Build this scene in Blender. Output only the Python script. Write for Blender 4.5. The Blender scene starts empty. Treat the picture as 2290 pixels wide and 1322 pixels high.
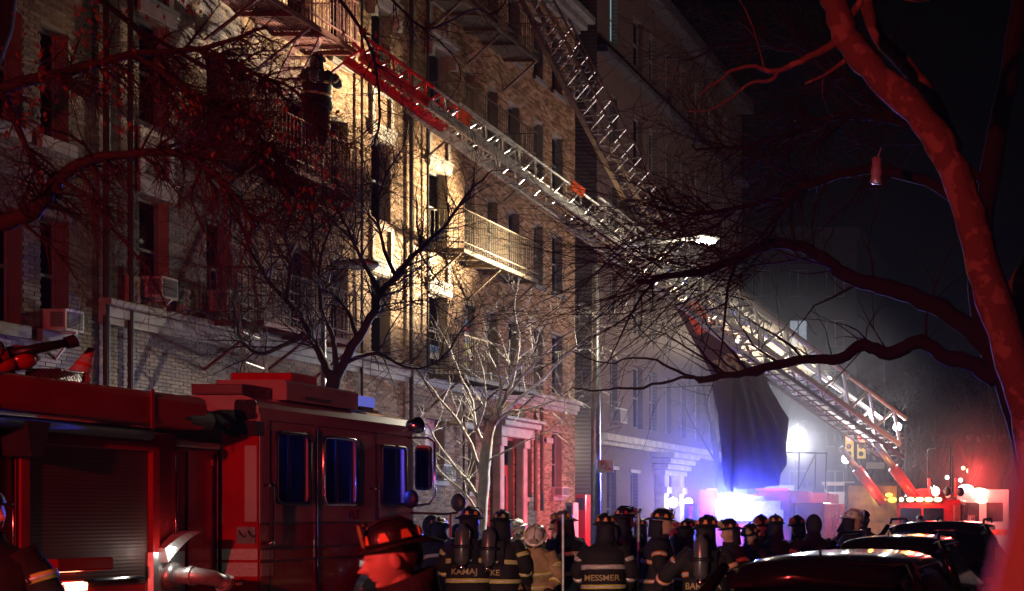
import bpy, math, random
from mathutils import Vector, Matrix, noise, Euler
R = math.radians
random.seed(7)
sc = bpy.context.scene
COL = sc.collection

# ------------------------------------------------------------------ camera, world, sun, exposure
F, VX, HY, H = 2900.0, 2430.0, 1150.0, 1.8      # focal length in photo pixels, vanishing point, eye height
cam = bpy.data.cameras.new('camera')
camo = bpy.data.objects.new('camera', cam); COL.objects.link(camo)
camo.location = (0, 0, H); camo.rotation_euler = (R(90), 0, 0)
cam.sensor_width = 36; cam.lens = F * 36 / 2290
HAZE = 0.0003; SMOKE = 0.042
cam.shift_x = -(VX - 1145) / 2290; cam.shift_y = (HY - 661) / 2290
cam.clip_start = 0.05; cam.clip_end = 900
cam.dof.use_dof = True; cam.dof.focus_distance = 24.0; cam.dof.aperture_fstop = 3.6
sc.camera = camo
world = bpy.data.worlds.new('World'); sc.world = world; world.use_nodes = True
wn = world.node_tree; bg = wn.nodes['Background']
sky = wn.nodes.new('ShaderNodeTexSky'); sky.sky_type = 'NISHITA'; sky.sun_disc = False
sky.sun_elevation = R(35); sky.sun_rotation = R(200)
wn.links.new(sky.outputs[0], bg.inputs[0]); bg.inputs[1].default_value = 0.00004
sun = bpy.data.lights.new('night_sun', 'SUN'); sun.energy = 0.002; sun.angle = R(5); sun.color = (1, .93, .85)
suno = bpy.data.objects.new('night_sun', sun); COL.objects.link(suno)
suno.rotation_euler = (R(55), 0, R(-20))
sc.view_settings.view_transform = 'Standard'; sc.view_settings.look = 'None'
sc.view_settings.exposure = 0.0; sc.view_settings.gamma = 1; sc.view_settings.use_curve_mapping = False
cy = sc.cycles
cy.use_denoising = True; cy.max_bounces = 5; cy.diffuse_bounces = 2; cy.glossy_bounces = 3
cy.transmission_bounces = 4; cy.transparent_max_bounces = 12; cy.volume_bounces = 0
cy.sample_clamp_indirect = 4; cy.caustics_reflective = False; cy.caustics_refractive = False

def W(px, py, Y): return Vector(((px - VX) * Y / F, Y, H + (HY - py) * Y / F))
def YX(px, X): return F * X / (px - VX)
def S(Y): return F / Y

# ------------------------------------------------------------------ materials
MATS = {}
def mat(name, col, rough=.6, metal=0., var=.25, scale=6., bump=0., bscale=40., island=False, emit=None, estr=0, spec=.5, coat=0., alpha=None, trans=0.):
    if name in MATS: return MATS[name]
    m = bpy.data.materials.new(name); m.use_nodes = True; MATS[name] = m
    nt = m.node_tree; b = nt.nodes['Principled BSDF']
    b.inputs['Roughness'].default_value = rough; b.inputs['Metallic'].default_value = metal
    b.inputs['Specular IOR Level'].default_value = spec
    b.inputs['Coat Weight'].default_value = coat; b.inputs['Coat Roughness'].default_value = .08
    if trans: b.inputs['Transmission Weight'].default_value = trans
    tc = nt.nodes.new('ShaderNodeTexCoord')
    nz = nt.nodes.new('ShaderNodeTexNoise'); nz.inputs['Scale'].default_value = scale; nz.inputs['Detail'].default_value = 6
    nt.links.new(tc.outputs['Object'], nz.inputs['Vector'])
    mr = nt.nodes.new('ShaderNodeMapRange'); mr.inputs[1].default_value = .3; mr.inputs[2].default_value = .7
    mr.inputs[3].default_value = 1 - var; mr.inputs[4].default_value = 1 + var
    nt.links.new(nz.outputs[0], mr.inputs[0])
    hsv = nt.nodes.new('ShaderNodeHueSaturation'); hsv.inputs['Color'].default_value = (*col, 1)
    nt.links.new(mr.outputs[0], hsv.inputs['Value'])
    last = hsv
    if island:
        g = nt.nodes.new('ShaderNodeNewGeometry'); oi = nt.nodes.new('ShaderNodeObjectInfo')
        ad = nt.nodes.new('ShaderNodeMath'); ad.operation = 'ADD'
        nt.links.new(g.outputs['Random Per Island'], ad.inputs[0]); nt.links.new(oi.outputs['Random'], ad.inputs[1])
        fr = nt.nodes.new('ShaderNodeMath'); fr.operation = 'FRACT'; nt.links.new(ad.outputs[0], fr.inputs[0])
        m2 = nt.nodes.new('ShaderNodeMapRange'); m2.inputs[3].default_value = .5; m2.inputs[4].default_value = 1.5
        nt.links.new(fr.outputs[0], m2.inputs[0])
        h2 = nt.nodes.new('ShaderNodeHueSaturation'); nt.links.new(hsv.outputs[0], h2.inputs['Color'])
        nt.links.new(m2.outputs[0], h2.inputs['Value'])
        m3 = nt.nodes.new('ShaderNodeMapRange'); m3.inputs[3].default_value = 1.15; m3.inputs[4].default_value = .8
        nt.links.new(fr.outputs[0], m3.inputs[0]); nt.links.new(m3.outputs[0], h2.inputs['Saturation'])
        last = h2
    nt.links.new(last.outputs[0], b.inputs['Base Color'])
    r2 = nt.nodes.new('ShaderNodeMapRange'); r2.inputs[3].default_value = max(0, rough - .1); r2.inputs[4].default_value = min(1, rough + .12)
    nt.links.new(nz.outputs[0], r2.inputs[0]); nt.links.new(r2.outputs[0], b.inputs['Roughness'])
    if bump:
        n2 = nt.nodes.new('ShaderNodeTexNoise'); n2.inputs['Scale'].default_value = bscale; n2.inputs['Detail'].default_value = 5
        nt.links.new(tc.outputs['Object'], n2.inputs['Vector'])
        bp = nt.nodes.new('ShaderNodeBump'); bp.inputs['Strength'].default_value = bump; bp.inputs['Distance'].default_value = .02
        nt.links.new(n2.outputs[0], bp.inputs['Height']); nt.links.new(bp.outputs[0], b.inputs['Normal'])
    if emit:
        b.inputs['Emission Color'].default_value = (*emit, 1); b.inputs['Emission Strength'].default_value = estr
    return m

def mottled(name, a, c, scale=5., thr=.5, rough=.8):
    m = mat(name, a, rough, bump=1., bscale=14)
    nt = m.node_tree; b = nt.nodes['Principled BSDF']
    tc = nt.nodes.new('ShaderNodeTexCoord'); n = nt.nodes.new('ShaderNodeTexNoise'); n.inputs['Scale'].default_value = scale; n.inputs['Detail'].default_value = 3
    nt.links.new(tc.outputs['Object'], n.inputs['Vector'])
    cr = nt.nodes.new('ShaderNodeValToRGB'); cr.color_ramp.elements[0].position = thr; cr.color_ramp.elements[1].position = thr + .05
    cr.color_ramp.elements[0].color = (*a, 1); cr.color_ramp.elements[1].color = (*c, 1)
    nt.links.new(n.outputs[0], cr.inputs[0]); nt.links.new(cr.outputs[0], b.inputs['Base Color'])
    n.inputs['Detail'].default_value = 6
    return m

def glassmat(name, tint=(.8, .85, .9), amt=.75):
    if name in MATS: return MATS[name]
    m = bpy.data.materials.new(name); m.use_nodes = True; MATS[name] = m
    nt = m.node_tree; nt.nodes.clear()
    o = nt.nodes.new('ShaderNodeOutputMaterial'); mx = nt.nodes.new('ShaderNodeMixShader')
    t = nt.nodes.new('ShaderNodeBsdfTransparent'); t.inputs[0].default_value = (*tint, 1)
    g = nt.nodes.new('ShaderNodeBsdfGlossy'); g.inputs['Roughness'].default_value = .05
    fr = nt.nodes.new('ShaderNodeFresnel'); fr.inputs[0].default_value = 1.5
    nt.links.new(fr.outputs[0], mx.inputs[0]); nt.links.new(t.outputs[0], mx.inputs[1]); nt.links.new(g.outputs[0], mx.inputs[2])
    nt.links.new(mx.outputs[0], o.inputs[0])
    return m

def stripes_mat(name, a, c, axis, freq, rough=.5, metal=0., bump=1.):
    m = mat(name, a, rough, metal)
    nt = m.node_tree; b = nt.nodes['Principled BSDF']
    tc = nt.nodes.new('ShaderNodeTexCoord'); wv = nt.nodes.new('ShaderNodeTexWave'); wv.bands_direction = axis
    wv.inputs['Scale'].default_value = freq; nt.links.new(tc.outputs['Object'], wv.inputs['Vector'])
    mx = nt.nodes.new('ShaderNodeMix'); mx.data_type = 'RGBA'
    mx.inputs[6].default_value = (*a, 1); mx.inputs[7].default_value = (*c, 1)
    nt.links.new(wv.outputs[1], mx.inputs[0]); nt.links.new(mx.outputs[2], b.inputs['Base Color'])
    bp = nt.nodes.new('ShaderNodeBump'); bp.inputs['Distance'].default_value = .01 * bump
    nt.links.new(wv.outputs[1], bp.inputs['Height']); nt.links.new(bp.outputs[0], b.inputs['Normal'])
    return m

def brick_mat(name, a, c, mo):
    m = mat(name, a, .85)
    nt = m.node_tree; b = nt.nodes['Principled BSDF']
    tc = nt.nodes.new('ShaderNodeTexCoord'); sp = nt.nodes.new('ShaderNodeSeparateXYZ'); cb = nt.nodes.new('ShaderNodeCombineXYZ')
    nt.links.new(tc.outputs['Object'], sp.inputs[0]); nt.links.new(sp.outputs[1], cb.inputs[0]); nt.links.new(sp.outputs[2], cb.inputs[1])
    br = nt.nodes.new('ShaderNodeTexBrick'); nt.links.new(cb.outputs[0], br.inputs[0])
    br.inputs['Color1'].default_value = (*a, 1); br.inputs['Color2'].default_value = (*c, 1); br.inputs['Mortar'].default_value = (*mo, 1)
    br.inputs['Scale'].default_value = 1; br.inputs['Brick Width'].default_value = .21; br.inputs['Row Height'].default_value = .067; br.inputs['Mortar Size'].default_value = .006
    nt.links.new(br.outputs[0], b.inputs['Base Color'])
    bp = nt.nodes.new('ShaderNodeBump'); bp.inputs['Distance'].default_value = .01; nt.links.new(br.outputs[0], bp.inputs['Height']); nt.links.new(bp.outputs[0], b.inputs['Normal'])
    return m

def emis(name, col, s):
    return mat(name, (.5, .5, .5), .4, emit=col, estr=s)

M = dict(
 asphalt=mat('asphalt', (.045, .045, .047), .45, bump=.6, bscale=90, scale=3),
 pave=mat('concrete_paving', (.22, .21, .2), .8, bump=.3, bscale=60, scale=2),
 kerb=mat('kerb_stone', (.3, .29, .27), .75, bump=.4), paint=mat('road_paint', (.7, .68, .6), .6),
 mortar=mat('mortar', (.34, .29, .21), .95, bump=.4, bscale=60, scale=1.5),
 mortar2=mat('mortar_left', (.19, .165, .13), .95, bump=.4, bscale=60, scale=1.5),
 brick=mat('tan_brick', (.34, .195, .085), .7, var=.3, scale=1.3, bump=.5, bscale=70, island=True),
 brick2=mat('dim_brown_brick', (.15, .09, .052), .6, var=.35, scale=1.3, bump=.5, bscale=70, island=True),
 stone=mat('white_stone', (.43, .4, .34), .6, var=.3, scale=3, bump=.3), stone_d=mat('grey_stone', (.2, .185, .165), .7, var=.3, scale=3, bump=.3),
 frame=mat('window_frame', (.25, .24, .23), .5), dark=mat('dark_frame', (.03, .03, .032), .5),
 blind=mat('blind', (.45, .48, .47), .8, var=.35, scale=1.5), room=mat('dark_room', (.012, .012, .014), .9),
 glass=glassmat('window_glass', (.75, .8, .85)), iron=mat('black_iron', (.05, .045, .04), .55, .3, bump=.3),
 iron_t=mat('tan_painted_iron', (.15, .115, .07), .6, .1, bump=.3), iron_r=mat('red_oxide_iron', (.16, .04, .03), .6, .1, bump=.3),
 steel=mat('galvanised_steel', (.5, .5, .5), .35, .7, scale=8), alu=mat('aluminium', (.66, .66, .66), .38, .55, scale=8, var=.35),
 aluw=mat('bright_aluminium', (.8, .8, .8), .4, .3, scale=5, var=.15),
 redp=mat('red_ladder_paint', (.62, .025, .02), .4, coat=.3), orange=mat('orange_plate', (.8, .12, .03), .45),
 truck_red=mat('truck_red', (.45, .012, .01), .28, var=.15, scale=2, coat=.6), truck_white=mat('truck_white', (.55, .54, .52), .3, var=.12, scale=2, coat=.5),
 shutter=stripes_mat('roller_shutter', (.12, .05, .04), (.14, .06, .05), 'Z', 9, .5, .2, .12),
 diamond=stripes_mat('tread_plate', (.35, .35, .36), (.75, .75, .76), 'DIAGONAL', 16, .25, .9, 2.),
 chrome=mat('chrome', (.75, .75, .77), .12, 1., var=.05), rubber=mat('rubber', (.02, .02, .02), .7),
 black=mat('black_plastic', (.02, .02, .022), .4), band=mat('white_band', (.8, .78, .74), .4),
 coat=mat('turnout_coat', (.011, .011, .014), .8, var=.35, scale=7, bump=.6, bscale=18), tan=mat('tan_turnout_coat', (.42, .32, .17), .85, var=.3, scale=7, bump=.6, bscale=18),
 skin=mat('skin', (.55, .33, .24), .5, var=.1), helmet=mat('black_helmet', (.013, .012, .013), .45, coat=.12, var=.5, scale=30, bump=.25, bscale=60), whelm=mat('white_helmet', (.75, .74, .68), .35, coat=.3),
 lime=mat('lime_stripe', (.75, .8, .12), .45, var=.15, scale=20), orng=mat('orange_stripe', (.85, .3, .08), .45, var=.15, scale=20), silver=mat('silver_stripe', (.7, .7, .66), .4, .2, var=.2, scale=30),
 tank=mat('air_cylinder', (.12, .12, .13), .3, .4, coat=.3), letter=mat('letter_yellow', (.42, .36, .16), .5), leather=mat('glove', (.05, .035, .025), .7),
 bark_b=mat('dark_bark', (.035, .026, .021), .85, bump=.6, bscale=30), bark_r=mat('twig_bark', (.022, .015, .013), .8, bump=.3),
 bark_p=mat('pale_bark', (.5, .45, .38), .8, bump=.5, bscale=30, var=.35), syc=mottled('sycamore_bark', (.12, .085, .065), (.22, .175, .13), 6.5, .53),
 leaf=mat('dry_leaf', (.11, .03, .015), .7, var=.4, island=True), car=mat('black_car_paint', (.008, .008, .01), .18, coat=1., var=.1), carg=mat('car_glass', (.004, .004, .005), .07, spec=.8, var=.05),
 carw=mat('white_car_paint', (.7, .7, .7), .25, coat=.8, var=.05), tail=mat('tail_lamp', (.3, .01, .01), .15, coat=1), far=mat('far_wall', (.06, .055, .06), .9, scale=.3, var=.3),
 tarp=mat('grey_tarp', (.06, .055, .06), .6, bump=.5, bscale=4, scale=1.5), acp=mat('air_conditioner', (.6, .6, .57), .5, bump=.1), acg=stripes_mat('ac_grille', (.1, .1, .1), (.45, .45, .43), 'Z', 14, .5),
 yellow=mat('signal_yellow', (.75, .5, .06), .5), cone=mat('cone_orange', (.75, .12, .03), .5), pink=mat('door_paint', (.35, .1, .07), .5),
 seat=mat('seat_vinyl', (.015, .015, .016), .6), plast=mat('plastic_film', (.55, .55, .55), .3, trans=.5),
)
M['bark_d'] = mat('black_bark', (.014, .011, .01), .9, bump=.6, bscale=30)
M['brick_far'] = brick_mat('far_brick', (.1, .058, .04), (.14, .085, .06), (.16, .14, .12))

# ------------------------------------------------------------------ mesh builder
class MB:
    def __init__(s): s.v = []; s.f = []
    def add(s, vs, fs):
        o = len(s.v); s.v += [tuple(v) for v in vs]; s.f += [tuple(i + o for i in f) for f in fs]; return s
    def box(s, x0, x1, y0, y1, z0, z1):
        return s.add([(x0, y0, z0), (x1, y0, z0), (x1, y1, z0), (x0, y1, z0), (x0, y0, z1), (x1, y0, z1), (x1, y1, z1), (x0, y1, z1)],
              [(0, 3, 2, 1), (4, 5, 6, 7), (0, 1, 5, 4), (1, 2, 6, 5), (2, 3, 7, 6), (3, 0, 4, 7)])
    def rbox(s, x0, x1, y0, y1, z0, z1, b=.03, ax='y'):           # box with chamfered long edges running along ax
        def ring(a0, a1, c0, c1): return [(a0 + b, c0), (a1 - b, c0), (a1 - b * .3, c0 + b * .3), (a1, c0 + b), (a1, c1 - b), (a1 - b * .3, c1 - b * .3), (a1 - b, c1), (a0 + b, c1), (a0 + b * .3, c1 - b * .3), (a0, c1 - b), (a0, c0 + b), (a0 + b * .3, c0 + b * .3)]
        if ax == 'y': rg = ring(x0, x1, z0, z1); P = [[(a, y, c) for a, c in rg] for y in (y0, y1)]
        elif ax == 'x': rg = ring(y0, y1, z0, z1); P = [[(x, a, c) for a, c in rg] for x in (x0, x1)]
        else: rg = ring(x0, x1, y0, y1); P = [[(a, c, z) for a, c in rg] for z in (z0, z1)]
        return s.loft(P)
    def loft(s, rings, cap=True):
        n = len(rings[0]); vs = [p for r in rings for p in r]; fs = []
        for i in range(len(rings) - 1):
            for j in range(n):
                k = (j + 1) % n; fs.append((i * n + j, i * n + k, (i + 1) * n + k, (i + 1) * n + j))
        if cap: fs.append(tuple(range(n - 1, -1, -1))); fs.append(tuple(range((len(rings) - 1) * n, len(rings) * n)))
        return s.add(vs, fs)
    def tube(s, pts, rad, n=6, cap=True):
        pts = [Vector(p) for p in pts]
        if not hasattr(rad, '__len__'): rad = [rad] * len(pts)
        rings = []; up = None
        for i, p in enumerate(pts):
            t = (pts[min(i + 1, len(pts) - 1)] - pts[max(i - 1, 0)])
            t = t.normalized() if t.length > 1e-9 else Vector((0, 0, 1))
            if up is None:
                up = t.orthogonal().normalized()
            up = (up - t * up.dot(t)); up = up.normalized() if up.length > 1e-6 else t.orthogonal().normalized()
            w = t.cross(up)
            rings.append([p + (up * math.cos(2 * math.pi * k / n) + w * math.sin(2 * math.pi * k / n)) * rad[i] for k in range(n)])
        return s.loft(rings, cap)
    def bar(s, a, b, w, h=None, up=(0, 0, 1)):
        a, b = Vector(a), Vector(b); h = h or w; t = (b - a).normalized(); up = Vector(up)
        u = up - t * up.dot(t); u = u.normalized() if u.length > 1e-4 else t.orthogonal().normalized(); v = t.cross(u)
        return s.loft([[p + v * (sx * w / 2) + u * (sz * h / 2) for sx, sz in ((-1, -1), (1, -1), (1, 1), (-1, 1))] for p in (a, b)])
    def ell(s, c, r, nu=16, nv=10, rot=None, zmin=-1):
        rot = rot or Matrix.Identity(3); rings = []
        for i in range(nv + 1):
            a = -math.pi / 2 + math.pi * i / nv; a = max(a, math.asin(zmin)) if zmin > -1 else a
            ca = max(math.cos(a), .001)
            rings.append([Vector(c) + rot @ Vector((r[0] * ca * math.cos(2 * math.pi * k / nu), r[1] * ca * math.sin(2 * math.pi * k / nu), r[2] * math.sin(a))) for k in range(nu)])
        return s.loft(rings)
    def disc(s, c, n, r, th=.02, seg=20):
        c = Vector(c); n = Vector(n).normalized(); return s.tube([c - n * th / 2, c + n * th / 2], r, seg)
    def lathe(s, prof, c=(0, 0, 0), n=20, axis=None, sx=1, sy=1):
        q = Vector((0, 0, 1)).rotation_difference(Vector(axis).normalized()) if axis else None
        rings = []
        for r, z in prof:
            rg = []
            for k in range(n):
                v = Vector((r * sx * math.cos(2 * math.pi * k / n), r * sy * math.sin(2 * math.pi * k / n), z))
                if q: v = q @ v
                rg.append(Vector(c) + v)
            rings.append(rg)
        return s.loft(rings)
    def prism(s, poly, ax, a, b):     # poly of 2D points extruded along ax ('x','y','z') from a to b
        def P(u, v, w): return (w, u, v) if ax == 'x' else (u, w, v) if ax == 'y' else (u, v, w)
        return s.loft([[P(u, v, w) for u, v in poly] for w in (a, b)])
    def obj(s, name, m, parent=None, smooth=False, loc=None):
        me = bpy.data.meshes.new(name); me.from_pydata(s.v, [], s.f); me.materials.append(m)
        if smooth: me.polygons.foreach_set('use_smooth', [True] * len(me.polygons))
        me.update(); o = bpy.data.objects.new(name, me); COL.objects.link(o)
        if parent: o.parent = parent; o.matrix_parent_inverse = Matrix.Identity(4)
        if loc: o.location = loc
        return o
def fixn(o):
    import bmesh
    bm = bmesh.new(); bm.from_mesh(o.data); bmesh.ops.recalc_face_normals(bm, faces=bm.faces); bm.to_mesh(o.data); bm.free(); return o
def empty(name, loc=(0, 0, 0), rz=0):
    e = bpy.data.objects.new(name, None); COL.objects.link(e); e.location = loc; e.rotation_euler = (0, 0, rz); e.empty_display_size = .2; return e
def tag(o, label=None, cat=None, group=None, kind=None):
    if label: o['label'] = label
    if cat: o['category'] = cat
    if group: o['group'] = group
    if kind: o['kind'] = kind
    return o
class T:      # a thing at a base point; parts are given in world coordinates
    def __init__(s, name, label, cat, base=(0, 0, 0), group=None):
        s.e = empty(name, base); s.b = Vector(base); tag(s.e, label, cat, group)
    def part(s, name, mb, m, smooth=False, parent=None, label=None, kind=None, origin=None):
        p = parent or s.e
        o = Vector(origin) if origin is not None else Vector((0, 0, 0))
        me = mb.obj(name, m, p, smooth)
        off = world_off(p)
        me.data.transform(Matrix.Translation(-off)); me.data.update()
        if label: me['label'] = label
        if kind: me['kind'] = kind
        return me
def world_off(p):
    o = Vector((0, 0, 0))
    while p: o += p.location; p = p.parent
    return o
def copy_tree(o, parent=None):
    c = o.copy(); COL.objects.link(c)
    if parent: c.parent = parent
    for ch in list(o.children): copy_tree(ch, c)
    return c
def text_mesh(txt, size, thick=.004):
    cu = bpy.data.curves.new('t', 'FONT'); cu.body = txt; cu.size = size; cu.extrude = thick; cu.align_x = 'CENTER'; cu.align_y = 'CENTER'; cu.offset = size * .012
    o = bpy.data.objects.new('t', cu); COL.objects.link(o)
    me = bpy.data.meshes.new_from_object(o); bpy.data.objects.remove(o); bpy.data.curves.remove(cu); return me
def text_obj(name, txt, size, m, mat4, parent, bend=None):
    me = text_mesh(txt, size)
    if bend:
        for v in me.vertices:
            v.co.z -= v.co.x ** 2 / (2 * bend)
    me.transform(mat4); me.materials.clear(); me.materials.append(m); me.name = name
    o = bpy.data.objects.new(name, me); COL.objects.link(o); o.parent = parent; return o
def light(name, kind, loc, power, col=(1, 1, 1), rad=.1, target=None, spot=60, blend=.5, vol=1.):
    l = bpy.data.lights.new(name, kind); l.energy = power; l.color = col
    l.shadow_soft_size = rad; l.volume_factor = vol if hasattr(l, 'volume_factor') else 1
    o = bpy.data.objects.new(name, l); COL.objects.link(o); o.location = loc
    if kind == 'SPOT':
        l.spot_size = R(spot); l.spot_blend = blend
        o.rotation_euler = (Vector(target) - Vector(loc)).to_track_quat('-Z', 'Y').to_euler()
    return o
# ------------------------------------------------------------------ ground, road, pavements
XB = -16.5
def sheet(name, x0, x1, y0, y1, z, m, th=.3):
    o = MB().box(x0, x1, y0, y1, z - th, z).obj(name, m); return tag(o, kind='structure')
sheet('ground', -260, 260, -60, 500, -.16, M['asphalt'], .4)
sheet('road', -11.8, -.45, -30, 260, -.12, M['asphalt'], .03)
for nm, x0, x1 in (('pavement', XB - .1, -12.0), ('pavement', -.25, 8)):
    mb = MB().box(x0, x1, -30, 200, -.4, 0.0); tag(mb.obj(nm, M['pave']), kind='structure')
for x in (-12.0, -.45):
    tag(MB().rbox(x, x + .2, -30, 200, -.3, .012, .02).obj('kerb', M['kerb']), kind='structure')
dash = MB()
for k in range(14): dash.box(-6.2, -6.08, 4 + k * 9, 7 + k * 9, -.119, -.112)
tag(dash.obj('road_marking', M['paint']), kind='structure')

# ------------------------------------------------------------------ facades
def wall_grid(mb, X, y0, y1, z0, z1, ops, depth=.24):
    ys = sorted({y0, y1} | {o[0] for o in ops} | {o[1] for o in ops}); zs = sorted({z0, z1} | {o[2] for o in ops} | {o[3] for o in ops})
    ys = [y for y in ys if y0 <= y <= y1]; zs = [z for z in zs if z0 <= z <= z1]
    for a, b in zip(ys, ys[1:]):
        for c, d in zip(zs, zs[1:]):
            m = ((a + b) / 2, (c + d) / 2)
            if any(o[0] < m[0] < o[1] and o[2] < m[1] < o[3] for o in ops): continue
            mb.add([(X, a, c), (X, b, c), (X, b, d), (X, a, d)], [(0, 1, 2, 3)])
    for a, b, c, d in ops:
        X2 = X - depth
        mb.add([(X, a, c), (X, b, c), (X, b, d), (X, a, d), (X2, a, c), (X2, b, c), (X2, b, d), (X2, a, d)],
               [(0, 4, 5, 1), (1, 5, 6, 2), (2, 6, 7, 3), (3, 7, 4, 0)])
def seen(y, z, px0=-60, py0=-60):
    s = S(y); px = VX + XB * s; py = HY - (z - H) * s
    return px > px0 - 60 and py > py0
def lay_bricks(th, X, y0, y1, z0, z1, ops, bm_, zmin_fn, n_ind=300, pick=None):
    bl, bh, pr, g = .203, .057, .012, .0105
    rows = int((z1 - z0) / .0675); bulk = MB(); cand = []
    for r in range(rows):
        z = z0 + r * .0675
        sp = [(y0, y1)]
        for o in ops:
            if o[2] - .02 < z + bh and z < o[3] + .01:
                ns = []
                for a, b in sp:
                    if o[1] <= a or o[0] >= b: ns.append((a, b)); continue
                    if o[0] > a: ns.append((a, o[0]))
                    if o[1] < b: ns.append((o[1], b))
                sp = ns
        for a, b in sp:
            off = .1065 if r % 2 else 0.
            k = math.floor((a - y0 - off) / .2135); y = y0 + off + k * .2135
            while y < b:
                ya, yb = max(y, a + .004), min(y + bl, b - .004); y += .2135
                if yb - ya < .03: continue
                if not seen(ya, z): continue
                if z < zmin_fn(ya): continue
                j = random.uniform(-.0025, .0035)
                cand.append((ya, yb, z, j))
    full = [c for c in cand if abs(c[1] - c[0] - bl) < .001 and (pick is None or pick(c))]
    full.sort(key=lambda c: c[0]); ind = set(full[:n_ind])
    base = MB().box(-.02, pr, 0, bl, 0, bh); proto = None
    for c in cand:
        ya, yb, z, j = c
        if c in ind:
            if proto is None:
                proto = base.obj('brick', bm_, th.e); o = proto
            else:
                o = proto.copy(); COL.objects.link(o)
            o.location = Vector((X + j, ya, z)) - th.b
        else:
            x0, x1 = X, X + pr + j
            bulk.add([(x0, ya, z), (x0, yb, z), (x0, yb, z + bh), (x0, ya, z + bh), (x1, ya, z), (x1, yb, z), (x1, yb, z + bh), (x1, ya, z + bh)],
                     [(4, 5, 6, 7), (0, 1, 5, 4), (2, 3, 7, 6), (0, 4, 7, 3), (1, 2, 6, 5)])
    th.part('brickwork', bulk, bm_, kind='stuff')

def window(th, a, b, c, d, blind=.6, X=XB, label=None):
    X2 = X - .2
    fr = MB()
    for (p, q, r_, s_) in ((a, a + .05, c, d), (b - .05, b, c, d), (a + .05, b - .05, c, c + .06), (a + .05, b - .05, d - .06, d), (a + .05, b - .05, (c + d) / 2 - .025, (c + d) / 2 + .025)):
        fr.box(X2 - .05, X2 + (.03 if r_ > (c + d) / 2 - .1 else .015), p, q, r_, s_)
    w = th.part('window', fr, M['frame'], label=label)
    th.part('pane', MB().box(X2 - .03, X2 - .022, a + .05, b - .05, c + .06, d - .06), M['glass'], parent=w)
    th.part('room', MB().box(X2 - 1.2, X2 - 1.15, a - .5, b + .9, c - .4, d + .3), M['room'], parent=w)
    if blind:
        th.part('blind', MB().box(X2 - .075, X2 - .065, a + .05, b - .05, d - .06 - (d - c - .12) * blind, d - .06), M['blind'], parent=w)
    return w
def sill(th, a, b, z, m, X=XB, h=.13, pr=.1): th.part('sill', MB().rbox(X + .002, X + pr, a - .08, b + .08, z - h, z, .015), m)
def spandrel(th, a, b, z0, z1, X=XB):
    # pale stone frame round a brick panel between two windows
    mb = MB()
    mb.box(X + .02, X + .07, a - .05, a + .07, z0 + .26, z1 - .1); mb.box(X + .02, X + .07, b - .07, b + .05, z0 + .26, z1 - .1)
    mb.rbox(X + .015, X + .1, a - .09, b + .09, z0, z0 + .26, .02)
    mb.box(X + .016, X + .125, a - .12, b + .12, z0 + .262, z0 + .32)
    mb.box(X + .02, X + .06, a + .07, b - .07, z1 - .2, z1 - .1)
    th.part('window_surround', mb, M['stone'])
def carved_lintel(th, a, b, z, X=XB):
    mb = MB(); mb.rbox(X + .01, X + .14, a - .12, b + .12, z, z + .2, .03); mb.rbox(X + .012, X + .22, a - .2, b + .2, z + .2, z + .3, .03)
    m = (a + b) / 2
    for k in range(5):
        t = -1 + k * .5; mb.ell((X + .12, m + t * (b - a) * .5, z + .36), (.09, .1, .1 + .08 * (1 - abs(t))), 8, 6)
    for yy in (a - .12, b + .12):
        mb.rbox(X + .01, X + .2, yy - .07, yy + .07, z - .35, z, .03); mb.ell((X + .16, yy, z - .1), (.08, .07, .12), 8, 6)
    th.part('carved_lintel', mb, M['stone'], smooth=False)

FL = [(5.55, 7.38), (8.68, 10.52), (11.8, 13.6), (14.9, 16.7)]
cols = [(22.57, 23.3), (24.3, 25.0), (26.75, 27.65), (28.3, 28.95), (29.9, 30.72), (32.5, 33.46), (34.4, 34.95), (35.7, 36.3), (37.0, 37.7), (38.7, 39.35), (40.0, 40.8)]
Y1, Y2 = 21.65, 41.8
ops = [(a, b, c, d) for a, b in cols for c, d in FL]
ground_ops = [(32.35, 33.3, 2.65, 4.2), (34.55, 35.0, 2.4, 4.2), (38.0, 38.55, 2.3, 4.25), (40.0, 40.75, 2.35, 4.35), (29.2, 30.2, 2.6, 4.2)]
door_op = (36.25, 37.3, 0.0, 3.9)
allops = ops + ground_ops + [door_op]
B1 = T('apartment_building', 'long five storey tan brick apartment block lit by floodlight behind the red tipped ladder', 'building', (XB, 31, 0))
wm = MB(); wall_grid(wm, XB - .004, Y1, Y2, -.1, 18.2, allops)
wm.add([(XB - .004, Y2, -.1), (XB - 14, Y2, -.1), (XB - 14, Y2, 18.2), (XB - .004, Y2, 18.2)], [(0, 1, 2, 3)])
wm.box(XB - 14, XB - 13.9, Y1, Y2, -.1, 18.2); wm.box(XB - 14, XB - .26, Y1, Y2, 18.0, 18.2)
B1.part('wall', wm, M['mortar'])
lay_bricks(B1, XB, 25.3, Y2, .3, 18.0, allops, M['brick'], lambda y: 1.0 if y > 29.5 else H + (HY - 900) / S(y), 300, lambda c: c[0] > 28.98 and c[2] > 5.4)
def zz(y, py): return H + (HY - py) * y / F
for o in list(B1.e.children):
    pass
lay_bricks(B1, XB, Y1, 25.28, .3, 18.0, allops, M['brick2'], lambda y: H + (HY - 900) / S(y), 0)  # left part laid darker, its dimmer light put into the brick colour
for i, (a, b) in enumerate(cols):
    for j, (c, d) in enumerate(FL):
        if not seen(b, c, -200, -300): continue
        window(B1, a, b, c, d, (.85, .55, .4, .7)[(i * 3 + j) % 4])
        if i in (0, 4, 5):
            if j < 3: spandrel(B1, a, b, d + .01, FL[j + 1][0] - .02)
        elif j > 0: sill(B1, a, b, c, M['stone_d'])
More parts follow.
